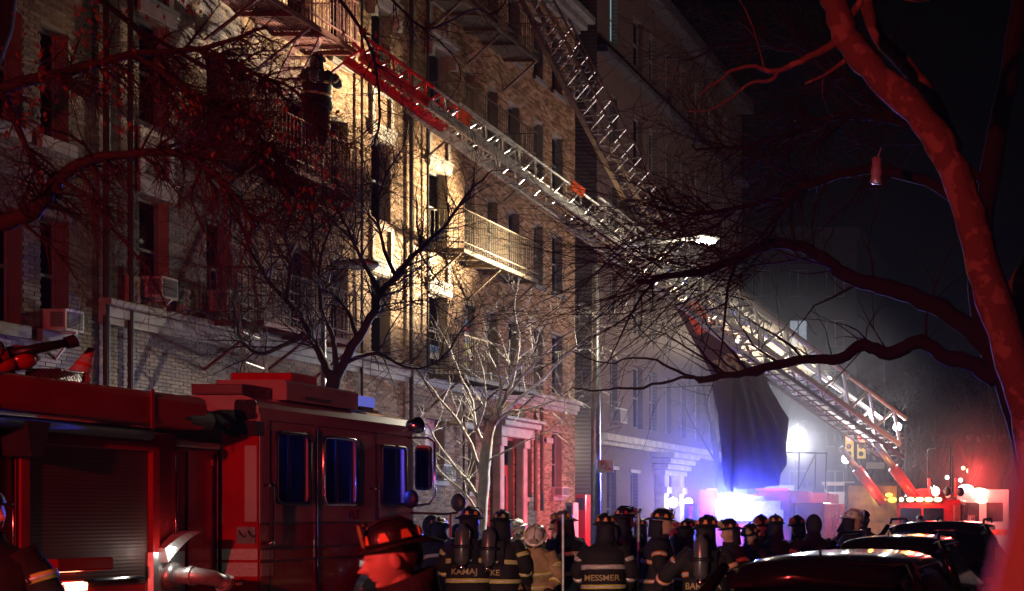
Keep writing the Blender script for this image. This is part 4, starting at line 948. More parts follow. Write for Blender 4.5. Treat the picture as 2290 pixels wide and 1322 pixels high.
# unseen car added behind the camera to carry the red wash and crowd fill
t = car('unseen dark car added behind the camera to carry the red light and fill lamps', -5.7, -3.6, M['car'], 1.95, suv=True, rw=1.4, wd=1.95)
t.part('light_bar', MB().rbox(-6.3, -5.1, -1.9, -1.6, 2.1, 2.28, .03, 'x'), emis('red_bar_glow', (1, .03, .02), 10))
t.part('mast', MB().tube([(-6.1, -2.2, 1.95), (-6.1, -2.2, 3.5)], .035, 8), M['steel'])  # unseen mast added to lift the red light over the hose rack
t.part('red_beacon', MB().ell((-6.1, -2.2, 3.6), (.12, .12, .13), 14, 8), MATS['red_bar_glow'], smooth=True)
t.part('headlamp', MB().ell((-5.0, 1.0, .75), (.14, .06, .09), 12, 8), emis('headlamp_glow', (1, .95, .85), 8), smooth=True)
t.part('headlamp', MB().ell((-6.4, 1.0, .75), (.14, .06, .09), 12, 8), MATS['headlamp_glow'], smooth=True)
light('crowd_fill_beam', 'SPOT', (-5.0, 1.12, .8), 1700, (1, .9, .7), .08, target=(-5.8, 18, 1.1), spot=25, blend=.8)  # fill for the crowd, from lamps added to the unseen car
# ------------------------------------------------------------------ lamps
def street_lamp(label, x, y, hgt, arm, head=True, r=.1, glow=None, gs=60, ph=None):
    t = T('street_lamp', label, 'street lamp', (x, y, 0))
    t.part('pole', MB().tube([(x, y, 0), (x, y, hgt * .5), (x, y, hgt)], [r, r * .85, r * .6], 14), M['steel'], smooth=True)
    t.part('pole_base', MB().lathe([(r * 2, 0), (r * 2, .1), (r * 1.4, .4), (r, .5)], (x, y, 0), 14), M['steel'])
    t.part('arm', MB().tube([(x, y, hgt - .1), (x + arm * .3, y, hgt + .5), (x + arm, y, hgt + .65)], r * .4, 8), M['steel'], smooth=True)
    hd = t.part('lamp_head', MB().ell((x + arm + .25, y, hgt + .66), (.38, .16, .1), 16, 8), M['steel'], smooth=True)
    if glow: t.part('lamp_glass', MB().ell((x + arm + .25, y, hgt + .57), (.24, .12, .07), 14, 8), emis('lamp_glow_%d' % gs, glow, gs), smooth=True, parent=hd)
    return t
street_lamp('tall grey lamp post beside the passage, its lamp shining through the black twigs', -12.0, 31.7, 7.9, 2.45, r=.13, glow=(1, 1, .85), gs=70)
light('street_lamp_light', 'POINT', (-9.3, 31.5, 8.35), 300, (1, .82, .58), .12)
street_lamp('unlit grey lamp head behind the black tree', -13.3, 22.6, 5.5, .35, r=.06)
st = T('sign', 'white square parking sign with red lettering on the lamp post', 'sign', (-11.8, 31.6, 3.1))
sx0, sx1 = (1336 - VX) * 31.4 / F, (1372 - VX) * 31.4 / F; sz0, sz1 = H + (HY - 1057) * 31.4 / F, H + (HY - 1029) * 31.4 / F
st.part('plate', MB().box(sx0, sx1, 31.4, 31.42, sz0, sz1), M['band'])
tx = text_obj('lettering', 'P', .2, M['redp'], Matrix.Translation((sx0 + .12, 31.39, sz0 + .2)) @ Euler((R(90), 0, 0)).to_matrix().to_4x4(), st.e); tx.data.transform(Matrix.Translation(-st.b))
tx = text_obj('lettering', 'On', .13, M['redp'], Matrix.Translation((sx0 + .26, 31.39, sz0 + .09)) @ Euler((R(90), 0, 0)).to_matrix().to_4x4(), st.e); tx.data.transform(Matrix.Translation(-st.b))
st.part('circle_mark', MB().tube([(sx0 + .13 + .1 * math.cos(k * .42), 31.39, sz0 + .2 + .1 * math.sin(k * .42)) for k in range(16)], .006, 5), M['redp'])

for y_ in (49.8, 51.7):
    t = T('wall_lamp', 'white lantern on the %s column of the white entrance' % ('left' if y_ < 50 else 'right'), 'lamp', (XB + .45, y_, 2.2))
    t.part('bracket', MB().box(XB + .41, XB + .55, y_ - .03, y_ + .03, 2.42, 2.46), M['iron'])
    t.part('globe', MB().ell((XB + .62, y_, 2.25), (.17, .17, .2), 12, 8), emis('lantern_glow', (.95, .97, 1), 14), smooth=True)
    light('lantern_light', 'POINT', (XB + .9, y_ - .3, 2.3), 45, (.95, .97, 1), .15)
FLD = 'floodlights on poles round the ladder truck'
def flood(px, py, y, r, label, s, col=(1, .98, .95), pole=True):
    c = W(px, py, y); t = T('floodlight', label, 'floodlight', (c.x, c.y, -.12 if pole else c.z))
    t.part('housing', MB().lathe([(r * .3, .12), (r * .9, .08), (r * 1.1, 0), (r * .9, -.01)], c, 18, (0, 1, 0)), M['steel'])
    t.part('lamp_glass', MB().ell(c + Vector((0, -.05, 0)), (r, r * .5, r), 16, 10), emis('flood_%d' % s, col, s), smooth=True)
    if pole: t.part('pole', MB().tube([(c.x, c.y + .1, -.12), (c.x, c.y + .1, c.z)], .035, 8), M['iron'])
    return c
c1 = flood(2007, 955, 44.2, .13, 'bright starry floodlight at the foot of the white ladder rail', 150, (1, .98, .92), False)
c2 = flood(1776, 986, 50, .24, 'largest floodlight, on a mast under the ladder between tarp and traffic signal', 110)
flood(1892, 1027, 55, .17, 'oval lamp just below the yellow traffic signal', 60, (1, .97, .9))
flood(1672, 1030, 46, .13, 'small lamp shining behind the tarpaulin folds', 50, (.9, .92, 1))
flood(1855, 848, 44, .07, 'small warm lamp clipped high on the white ladder truss', 70, (1, .95, .75), False)
flood(1700, 740, 42, .07, 'little warm lamp above the red cap in the twigs', 30, (1, .95, .75), False)
light('main_floodlight', 'SPOT', W(1848, 830, 43.2), 200000, (1, .76, .47), .45, target=(XB, 29.3, 9.6), spot=28, blend=1.)
light('street_lamp_spot', 'SPOT', (-9.25, 31.4, 8.3), 13000, (1, .9, .72), .12, target=(-11.6, 25.5, 3.0), spot=62, blend=1.)
light('mast_floodlight', 'POINT', c2 + Vector((0, -.5, 0)), 240, (.92, .94, 1), .2)
light('mast_floodlight_beam', 'SPOT', c2 + Vector((.05, -.45, 0)), 6000, (.85, .88, 1), .2, target=(-6.5, 25, 1.5), spot=75, blend=.8)
light('rail_floodlight', 'POINT', c1 + Vector((.15, -.4, .35)), 750, (1, .97, .92), .1)
light('rail_lamp', 'POINT', W(1853, 838, 43.6), 380, (1, .97, .9), .1)
light('rail_lamp', 'POINT', W(1640, 700, 41.5), 100, (1, .97, .9), .1)
light('clip_lamp', 'SPOT', W(1700, 728, 41.4), 42000, (1, .95, .86), .1, target=(-14.9, 28.2, 11.0), spot=13, blend=1.)
light('truck_red_wash', 'POINT', (-6.0, -1.9, 3.75), 3100, (1, .06, .06), .15)
for i, (px, py, y, r, c_) in enumerate(((2168, 1053, 95, .22, (1, .75, .35)), (2154, 1047, 90, .13, (1, .65, .25)), (2118, 1068, 85, .13, (.8, 1, .9)), (2148, 1074, 85, .13, (.8, 1, .9)), (2086, 1090, 80, .14, (1, .95, .8)), (2033, 1058, 80, .12, (.8, .95, 1)))):
    p = W(px, py, y)
    t = T('street_lamp', ('amber street lamp far away, the larger of the two amber ones', 'smaller amber street lamp far away beside the larger one', 'greenish far street lamp left of the amber pair', 'greenish far street lamp right below the amber pair', 'far white street lamp low above the amber light bar', 'bluish far street lamp left of the truck cab')[i], 'street lamp', (p.x, y, 0))
    t.part('pole', MB().tube([(p.x, y + .2, 0), (p.x, y + .2, p.z)], .06, 8), M['iron']); t.part('globe', MB().ell(p, (r, r, r), 12, 8), emis('far_lamp_%d' % i, c_, 9), smooth=True)
# traffic signal
c = W(1912, 997, 56)
t = T('traffic_signal', 'yellow traffic signal with its red lamp lit below the ladder', 'traffic light', (c.x + 2.2, 56, 0))
t.part('pole', MB().tube([(c.x + 2.2, 56, 0), (c.x + 2.2, 56, c.z + .4), ], .09, 10), M['iron']); t.part('arm', MB().tube([(c.x + 2.2, 56, c.z + .35), (c.x - .4, 56, c.z + .45)], .05, 8), M['iron'])
for k, dx in enumerate((-.22, .3)):
    hs = t.part('signal_housing', MB().rbox(c.x + dx - .17, c.x + dx + .17, 55.8, 56.0, c.z - .55, c.z + .45, .03, 'z'), mat('signal_yellow_lit', (.8, .6, .12), .4, emit=(1, .75, .25), estr=.4))  # housing given its own glow in place of light falling on it
    for j, (cc, s_) in enumerate((((1, .05, .05), 10), ((.25, .15, .02), 0), ((.02, .1, .05), 0))):
        t.part('lens', MB().ell((c.x + dx, 55.78, c.z + .28 - .32 * j), (.11, .04, .11), 12, 7), emis('signal_red', cc, s_) if s_ else mat('lens_%d' % j, cc, .3), parent=hs, smooth=True)
t = T('street_sign', 'blank green street sign below the far traffic signal', 'sign', (c.x + .9, 56, 0))
t.part('plate', MB().box(c.x + .5, c.x + 1.3, 55.9, 55.92, c.z - 1.0, c.z - .72), mat('sign_green', (.2, .24, .22), .5)); t.part('post', MB().tube([(c.x + .9, 55.95, 0), (c.x + .9, 55.95, c.z - .75)], .03, 6), M['iron'])
# newspaper boxes by the entrance
for px0, px1, py0, y, m, lab in ((1264, 1282, 1124, 36.5, 'stone', 'white framed street box in front of the red lit wall'), (1286, 1310, 1106, 38, 'truck_red', 'red street box beside the passage')):
    x0, x1 = (px0 - VX) * y / F, (px1 - VX) * y / F; zt = H + (HY - py0) * y / F
    t = T('street_box', lab, 'newspaper box', ((x0 + x1) / 2, y, 0))
    t.part('cabinet', MB().rbox(x0, x1, y, y + .4, .3, zt, .03, 'z'), M[m]); t.part('window', MB().box(x0 + .05, x1 - .05, y - .01, y - .002, zt - .45, zt - .1), M['dark']); t.part('foot', MB().box(x0 + .05, x1 - .05, y + .05, y + .35, 0, .299), M['iron'])

# ------------------------------------------------------------------ trees
def curve(pts, n=4):
    P = [Vector(p) for p in pts]; out = []
    for i in range(len(P) - 1):
        p0 = P[max(i - 1, 0)]; p1 = P[i]; p2 = P[i + 1]; p3 = P[min(i + 2, len(P) - 1)]
        for k in range(n):
            t = k / n; out.append(.5 * ((2 * p1) + (p2 - p0) * t + (2 * p0 - 5 * p1 + 4 * p2 - p3) * t * t + (3 * p1 - p0 - 3 * p2 + p3) * t ** 3))
    out.append(P[-1]); return out
def limb(mb, pts, r0, r1, n=7, wob=.02, sub=4):
    c = curve(pts, sub); L = len(c)
    c = [p + Vector([random.gauss(0, wob) for _ in range(3)]) * (0 if i in (0,) else 1) for i, p in enumerate(c)]
    rad = [r0 + (r1 - r0) * (i / (L - 1)) ** .8 for i in range(L)]
    mb.tube(c, [r * random.uniform(.92, 1.08) for r in rad], n); return c, rad
def twigs(mb, c, rad, dens, length, depth=2, spread=.9, bias=Vector((0, 0, .25)), grav=0., start=.2, rmin=.004, flat=.6, knob=0):
    """side shoots along a limb"""
    L = len(c)
    tot = sum((c[i + 1] - c[i]).length for i in range(L - 1)); n = max(1, int(tot * dens))
    for _ in range(n):
        i = random.randint(int(L * start), L - 2); p = c[i].lerp(c[i + 1], random.random())
        t = (c[i + 1] - c[i]).normalized(); rv = Vector((random.gauss(0, 1), random.gauss(0, flat), random.gauss(0, 1))); rv -= t * rv.dot(t)
        d = (t * .7 + rv.normalized() * spread + bias).normalized(); ln = length * random.uniform(.45, 1.2)
        k = 5 if depth > 1 else 4; q = [p]; dd = d
        for _k in range(k):
            dd = (dd + Vector([random.gauss(0, .16) for _ in range(3)]) + Vector((0, 0, -grav))).normalized(); q.append(q[-1] + dd * ln / k)
        r = max(rmin, min(rad[i] * .55, .006 + ln * .011)); rr = [max(rmin * .7, r * (1 - j / (k + .5))) for j in range(k + 1)]
        mb.tube(q, rr, 4 if r > .012 else 3, cap=False)
        if knob and random.random() < knob: e = q[-1]; mb.ell(e, (rmin * 2.2,) * 3, 4, 3)
        if depth > 1: twigs(mb, q, rr, dens * 1.25, length * .5, depth - 1, spread, bias * .8, grav, .15, rmin, flat, knob)
def tree(label, base, parts, m, tw, base_r, cat='tree', leaf=None, trunk_m=None):
    t = T('tree', label, cat, base)
    tk = MB(); br = MB(); tg = MB()
    for i, (pts, r0, r1, kind) in enumerate(parts):
        mb_ = tk if kind == 0 else br
        c, rd = limb(mb_, pts, r0, r1, 18 if kind == 0 else 7, wob=r0 * (.03 if kind == 0 else .12))
        if kind != 0 or tw.get('trunk'): twigs(tg, c, rd, **{k: v for k, v in tw.items() if k != 'trunk'})
    t.part('trunk', tk, trunk_m or m, smooth=True)
    if br.v: t.part('branches', br, m, smooth=True)
    if tg.v: t.part('twigs', tg, m, kind='stuff')
    return t
def PX(Y, *pts, dy=0):
    out = []
    for i, p in enumerate(pts): out.append(W(p[0], p[1], Y + (p[2] if len(p) > 2 else 0)))
    return out
# black tree behind the engine
Y = 21.5
def M_(*p): return PX(Y, *p)
pt = [
 (M_((722, 1393), (728, 1150), (735, 1000), (745, 865), (752, 830)), .15, .11, 0),
 (M_((748, 850), (790, 775), (835, 700), (852, 655), (885, 618), (935, 560), (1000, 500, .4), (1050, 430, .6), (1100, 380, .8)), .085, .012, 1),
 (M_((745, 860), (720, 800, .2), (690, 740, .4), (660, 690, .5), (610, 640, .6), (560, 560, .9), (530, 470, 1), (500, 400, 1)), .075, .012, 1),
 (M_((762, 820), (800, 800), (850, 790), (900, 818), (950, 822), (1000, 790, .2), (1030, 740, .4), (1075, 700, .5)), .04, .008, 1),
 (M_((852, 655), (820, 600, -.2), (790, 540, -.3), (760, 480, -.5), (720, 420, -.6)), .045, .01, 1),
 (M_((885, 618), (860, 560), (845, 480), (860, 400), (900, 330), (915, 260)), .035, .006, 1),
 (M_((640, 668, .5), (650, 600, .2), (640, 520), (665, 440), (650, 360)), .04, .008, 1),
 (M_((690, 740, .4), (640, 770, .5), (580, 790, .8), (540, 760, 1), (525, 700, 1.1), (520, 640, 1.2)), .05, .01, 1),
 (M_((752, 830), (745, 760, -.3), (720, 690, -.5), (715, 600, -.7), (735, 520, -.8), (770, 430, -.9)), .05, .008, 1),
 (M_((800, 760), (780, 700, .3), (740, 650, .5), (700, 590, .7), (690, 500, .9)), .045, .008, 1),
 (M_((935, 560), (960, 600), (985, 640), (960, 690)), .018, .005, 1),
 (M_((852, 655), (870, 690), (900, 690), (940, 670), (985, 690, .3), (1020, 720, .5)), .02, .005, 1),
 (M_((835, 700), (870, 640, .4), (930, 600, .6), (960, 620, .7)), .02, .005, 1),
]
tree('black leafless tree behind the fire engine, its twigs against the lit brick', (W(722, 1393, Y).x, Y, 0), pt, M['bark_b'], dict(dens=9, length=1.1, depth=2, rmin=.0045, knob=.35, bias=Vector((0, 0, .3))), .15)
# tall thin bare limb in front, up past the ladder
# pale tree
Y = 26.8
pt = [
 (M_((1066, 1345), (1073, 1200), (1082, 1080), (1088, 1000), (1100, 945)), .13, .09, 0),
 (M_((1100, 945), (1128, 895), (1150, 830), (1160, 760), (1150, 690), (1160, 620)), .06, .01, 1),
 (M_((1105, 940), (1150, 900, .2), (1200, 860, .4), (1260, 800, .6), (1330, 740, .8), (1400, 680, 1)), .05, .008, 1),
 (M_((1095, 965), (1130, 925), (1180, 915), (1230, 900), (1280, 880), (1315, 870)), .035, .006, 1),
 (M_((1088, 1000), (1065, 960), (1055, 900), (1030, 840), (1000, 770), (970, 720)), .05, .008, 1),
 (M_((1078, 1070), (1060, 1010), (1030, 950), (990, 900), (950, 850), (910, 810)), .05, .008, 1),
 (M_((1072, 1130), (1050, 1080), (1010, 1035), (975, 985), (955, 950), (930, 930)), .05, .006, 1),
 (M_((1072, 1150), (1040, 1105), (990, 1060), (950, 1010), (900, 960)), .03, .006, 1),
 (M_((1090, 1030), (1130, 1010), (1180, 985), (1230, 960), (1270, 925)), .025, .005, 1),
 (M_((1128, 895), (1170, 840, -.3), (1230, 780, -.5), (1300, 720, -.6)), .035, .006, 1),
 (M_((1110, 920), (1120, 850, -.3), (1090, 780, -.5), (1095, 700, -.7)), .035, .006, 1),
 (M_((1150, 830), (1190, 790), (1210, 730), (1240, 690)), .025, .006, 1),
 (M_((1065, 960), (1085, 900), (1080, 830), (1060, 770)), .03, .006, 1),
]
def M_(*p): return PX(Y, *p)
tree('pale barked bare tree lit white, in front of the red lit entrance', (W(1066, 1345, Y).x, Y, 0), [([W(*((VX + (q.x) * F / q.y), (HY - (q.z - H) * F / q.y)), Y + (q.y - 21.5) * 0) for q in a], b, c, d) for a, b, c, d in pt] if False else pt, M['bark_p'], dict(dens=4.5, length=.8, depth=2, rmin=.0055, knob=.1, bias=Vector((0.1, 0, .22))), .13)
# big sycamore at the right
Y = 11.6
pt = [
 (PX(Y, (2450, 1640), (2400, 1300), (2330, 1050), (2290, 880), (2245, 740), (2200, 600), (2170, 480), (2120, 350), (2050, 250), (1965, 170), (1905, 100), (1872, 20), (1840, -70)), .21, .11, 0),
 (PX(Y, (2130, 330, .3), (2080, 220, .6), (2020, 140, .9), (1965, 80, 1.2), (1930, -30, 1.4), (1940, -120, 1.5)), .1, .06, 0),
 (PX(Y, (1893, 85), (1840, 112), (1790, 138), (1730, 160), (1690, 150), (1640, 158), (1600, 185), (1560, 215)), .042, .006, 1),
 (PX(Y, (1740, 158), (1725, 180), (1680, 185), (1640, 215), (1590, 245), (1540, 250)), .022, .005, 1),
 (PX(Y, (1900, 128), (1870, 150), (1840, 170), (1800, 188)), .025, .008, 1),
 (PX(Y, (1890, 60), (1920, 10), (1960, -40)), .05, .02, 1),
 (PX(Y, (2250, 780, .8), (2330, 500, 1.5), (2400, 200, 2), (2420, -50, 2.5)), .14, .08, 1),
]
tree('large sycamore with mottled bark lit red, curving over the parked cars', (W(2450, 1640, Y).x, Y, -.1), pt, M['syc'], dict(dens=.9, length=.8, depth=2, rmin=.004, start=.5), .3)
# second right hand tree whose limbs and drooping twigs cross the street
Y = 15.5
tr = T('tree', 'dark street tree behind the sycamore with long limbs fanning drooping twigs over the street', 'tree', (W(2330, 1500, Y).x, Y, 0))
tk, br, tg = MB(), MB(), MB()
limb(tk, PX(Y, (2360, 1500), (2330, 1200), (2290, 980), (2250, 850), (2210, 760), (2190, 640), (2200, 480), (2230, 300), (2270, 80), (2300, -120)), .2, .1, 16, .008)
L_ = [(PX(Y, (2215, 780), (2150, 720), (2060, 670), (1970, 640), (1890, 615), (1840, 580), (1780, 548), (1720, 548), (1660, 575), (1590, 600), (1500, 618), (1420, 632)), .14, .03),
      (PX(Y, (2230, 850), (2180, 815), (2120, 800), (2060, 765), (1990, 790), (1930, 775), (1880, 800), (1800, 805), (1720, 822), (1630, 838), (1560, 850)), .12, .035),
      (PX(Y, (1780, 812), (1690, 835), (1600, 838), (1500, 850), (1420, 868), (1340, 872), (1280, 868)), .03, .008),
      (PX(Y, (2200, 500), (2100, 420), (1960, 380), (1850, 400), (1740, 440), (1640, 470), (1540, 480)), .09, .02),
      (PX(Y, (2215, 420), (2110, 320), (2000, 270), (1880, 260), (1760, 300), (1650, 330), (1540, 330)), .06, .012),
      (PX(Y, (2000, 270), (1900, 180), (1780, 120), (1640, 100), (1520, 140)), .04, .008),
      (PX(Y, (1560, 850), (1500, 820), (1430, 800), (1360, 810), (1280, 790)), .02, .006)]
cs = [limb(br, p, a, b, 9, .012) for p, a, b in L_]
# fan of long twigs sweeping left
for k in range(150):
    px = random.uniform(1400, 1760); u = (px - 1400) / 360; py = 622 - 60 * u + random.uniform(-60, 40); ang = random.uniform(-52, 36) + 178
    if random.random() < .45: py = random.uniform(430, 700); px = random.uniform(1420, 1700)
    ln = random.uniform(200, 480); pts_ = []; a = R(ang + (0)); bend = random.uniform(-.15, .5)
    yy = random.uniform(-1.5, 1.5); x_, y_ = px, py
    for j in range(7):
        pts_.append(W(x_, y_, Y + yy)); x_ += math.cos(a) * ln / 6; y_ += -math.sin(a) * ln / 6 * -1 * 1; a += random.gauss(0, .07) + bend * .12 * (1)
    r = random.uniform(.005, .011); rr = [r * (1 - j / 7.5) for j in range(7)]
    c = curve(pts_, 2); rr = [r * (1 - i / (len(c) + 1)) for i in range(len(c))]
    tg.tube(c, rr, 3, cap=False); twigs(tg, c, rr, 2.2, .5, 1, .8, Vector((-.3, 0, -.05)), rmin=.0035)
for c, rd in cs[:2]: twigs(tg, c, rd, 3.0, 1.5, 2, .9, Vector((-.1, 0, .55)), rmin=.005, start=.25)
twigs(tg, cs[3][0], cs[3][1], 9, 1.4, 2, .9, Vector((-.2, 0, -.1)), rmin=.004, start=.2)
for q_ in (4, 5): twigs(tg, cs[q_][0], cs[q_][1], 10, 1.3, 2, .9, Vector((-.2, 0, -.05)), rmin=.004, start=.15)
tr.part('trunk', tk, M['bark_d'], smooth=True); tr.part('branches', br, M['bark_d'], smooth=True); tr.part('twigs', tg, M['bark_d'], kind='stuff')
t = T('plastic_bag', 'pale plastic bag caught in the twigs left of the sycamore', 'bag', W(1960, 380, 14.5))
c = W(1960, 380, 14.5); rg = []
for k, (w_, z_) in enumerate(((.03, .15), (.06, .12), (.05, .05), (.065, -.03), (.055, -.09), (.07, -.14), (.05, -.16))):
    rg.append([(c.x + w_ * math.cos(a) * (1 + .15 * math.sin(3 * a + k)), c.y + w_ * .6 * math.sin(a), c.z + z_) for a in [i * .5236 for i in range(12)]])
t.part('bag_film', MB().loft(rg), M['plast'], smooth=True); t.part('handle', MB().tube([(c.x + .02, c.y, c.z + .16), (c.x + .045, c.y, c.z + .22), (c.x + .05, c.y, c.z + .25)], .008, 5), M['plast'])
# foreground tree from the left with dry red leaves
Y = 9.6
tl = T('tree', 'dark tree reaching in from the left edge with drooping twigs and dry red leaves', 'tree', (W(-420, 1150, Y).x, Y, 0))
tk, br, tg, lf = MB(), MB(), MB(), MB()
limb(tk, [(W(-420, 1150, Y).x, Y, 0), (W(-420, 900, Y).x, Y, 2.4), W(-330, 620, Y), W(-200, 540, Y), W(-60, 510, Y)], .2, .09, 10, .01)
L_ = [(PX(Y, (-60, 510), (40, 490), (90, 455), (130, 400), (200, 358), (290, 345), (380, 338), (450, 370), (520, 430), (570, 510)), .07, .012),
      (PX(Y, (-200, 540), (-150, 300, .4), (0, 200, .6), (150, 160, .8), (300, 120, 1), (450, 110, 1.2), (600, 60, 1.3)), .07, .012),
      (PX(Y, (300, 120, 1), (420, 200, 1), (520, 260, 1), (600, 330, .8), (650, 430, .8)), .03, .008),
      (PX(Y, (130, 400), (200, 440), (260, 520), (330, 600), (380, 700)), .018, .005),
      (PX(Y, (0, 200, .6), (60, 330, .3), (100, 420, .2), (150, 480)), .03, .008),
      (PX(Y, (450, 110, 1.2), (560, 160, 1.1), (660, 200, 1), (720, 290, 1)), .025, .006),
      (PX(Y, (450, 370), (430, 450), (480, 560), (500, 640)), .012, .004)]
for i, (p, a, b) in enumerate(L_):
    c, rd = limb(br, p, a, b, 8, .006)
    twigs(tg, c, rd, (22, 22, 40, 16, 14, 36, 18)[i], (.62, .5, .55, .35, .4, .5, .35)[i], 2, .9, Vector((.1, 0, -.15)), grav=.1, rmin=.0022, start=.1)
for cx_, cy_, n_, sx_, sy_ in ((210, 70, 60, 25, 45), (100, 130, 50, 60, 40), (85, 210, 45, 20, 50), (240, 200, 30, 15, 35), (40, 270, 35, 25, 30), (400, 230, 30, 35, 15), (280, 280, 20, 20, 15), (620, 250, 45, 60, 45), (540, 320, 35, 60, 30), (720, 380, 60, 60, 60), (500, 370, 20, 25, 20), (730, 450, 30, 50, 30), (60, 400, 15, 25, 20), (650, 300, 30, 30, 40), (820, 80, 12, 20, 20), (360, 20, 20, 80, 20), (1165, 68, 1, 2, 2), (1250, 60, 2, 40, 30)):
    for _ in range(int(n_ * .8)):
        yy = Y + random.uniform(-.5, 1.2); p = W(random.gauss(cx_, sx_), random.gauss(cy_, sy_), yy); s_ = random.uniform(.013, .03)
        d = Vector((random.gauss(0, .5), random.gauss(0, .5), -1)).normalized(); w_ = d.orthogonal().normalized() * s_ * .45; u_ = d.cross(w_).normalized() * s_ * .2
        lf.add([p, p + d * s_ + w_ + u_, p + d * s_ * 2.2, p + d * s_ - w_ + u_], [(0, 1, 2), (0, 2, 3)])
tl.part('trunk', tk, M['bark_r'], smooth=True); tl.part('branches', br, M['bark_r'], smooth=True); tl.part('twigs', tg, M['bark_r'], kind='stuff'); tl.part('leaves', lf, M['leaf'], kind='stuff')
# upper thin branches crossing the ladder
Y = 18
pt = [([(-21, 14, 0), (-20.5, 14.5, 5), W(-150, 250, 17.5), W(60, -120, 18), W(400, -300, 18)], .16, .08, 0),
      (PX(Y, (400, -300), (600, -120), (740, -20), (810, 70), (840, 150), (850, 260), (838, 330), (845, 420)), .04, .008, 1),
      (PX(Y, (600, -120), (700, -60), (850, -20), (940, 60), (1000, 50), (1060, 20), (1110, 30), (1150, -40)), .025, .006, 1),
      (PX(Y, (940, 60), (1000, 110), (1030, 160), (1015, 210), (985, 240)), .01, .004, 1),
      (PX(Y, (60, -120), (300, 60), (450, 250), (540, 320), (620, 380), (690, 460), (700, 560)), .05, .008, 1),
      (PX(Y, (300, 60), (460, 150), (560, 180), (640, 220), (740, 300)), .04, .008, 1)]
tree('dark tree rooted left of the frame whose thin top branches cross the red ladder tip', (-21, 14, 0), pt, M['bark_r'], dict(dens=7.5, length=.7, depth=2, rmin=.0035, bias=Vector((.2, 0, 0)), knob=.2), .16)
# blurred trunk right beside the camera
t = T('tree', 'out of focus red lit tree trunk close to the camera at the right edge', 'tree', (.05, .62, 0))
Yn = .62
rg = []
for px, py in ((2170, 1700), (2185, 1400), (2195, 1322), (2228, 1200), (2252, 1100), (2270, 1000), (2292, 940), (2330, 880)):
    w_ = .13; x = (px - 5 - VX) * Yn / F; z = H + (HY - py) * Yn / F
    rg.append([(x + w_ / 2 + w_ / 2 * math.cos(a), Yn + .05 + w_ / 2 * math.sin(a), z) for a in [k * .3927 for k in range(16)]])
rg.insert(0, [(p[0] - .02, p[1], 0) for p in rg[0]])
t.part('trunk', MB().loft(rg), M['syc'], smooth=True)
# small tree in the blue light and far trees
Y = 42
pt = [(PX(Y, (1612, 1180), (1607, 1080), (1600, 1000), (1592, 940)), .13, .08, 0), (PX(Y, (1592, 960), (1580, 900), (1570, 840), (1580, 780)), .05, .01, 1), (PX(Y, (1600, 1010), (1625, 960), (1640, 900), (1660, 850)), .05, .01, 1), (PX(Y, (1604, 1040), (1570, 980), (1540, 930), (1530, 890)), .04, .01, 1)]
tree('small bare tree standing in the blue glare left of the tarpaulin', (W(1612, 1180, Y).x, Y, 0), pt, M['bark_b'], dict(dens=3, length=.9, depth=2, rmin=.01), .13)
TP = []
for i, (px, y, s_) in enumerate(((1975, 70, 1.), (2040, 78, 1.15), (2100, 66, .95), (2170, 84, 1.2), (2235, 62, .9), (1930, 84, 1.), (2300, 70, 1.1), (1700, 76, 1.05))):
    x = (px - VX) * y / F
    if i < 2:
        pp_ = [([(x, y, 0), (x + .1, y, 2), (x, y, 4)], .2, .14, 0)]
        for k in range(9):
            a = k * .7 + i; pp_.append(([(x, y, 2.6 + .2 * k), (x + 1.1 * math.cos(a), y + 1.1 * math.sin(a), 4.4 + .3 * k), (x + 2.1 * math.cos(a), y + 2 * math.sin(a), 6 + .25 * k), (x + 2.6 * math.cos(a), y + 2.4 * math.sin(a), 7.5 + .2 * k)], .08, .015, 1))
        t_ = tree('', (x, y, 0), pp_, M['bark_b'], dict(dens=2.2, length=1.6, depth=2, rmin=.012), .2); TP.append(t_.e)
        o = t_.e
    else:
        o = copy_tree(TP[i % 2]); o.location = (x, y, 0); o.rotation_euler.z = i * 1.3
    o.scale = (s_,) * 3
    o['label'] = ('hazy bare tree right behind the foot of the ladder', 'hazy bare tree under the far white glint', 'hazy bare tree behind the ladder truck cab', 'hazy bare tree above the ambulance', 'hazy bare tree partly behind the sycamore trunk', 'hazy bare tree at the right edge of the far block', 'hazy bare tree behind the near trunk at the right edge', 'hazy bare tree behind the tarpaulin')[i]; o['category'] = 'tree'; o['group'] = 'bare trees down the street'
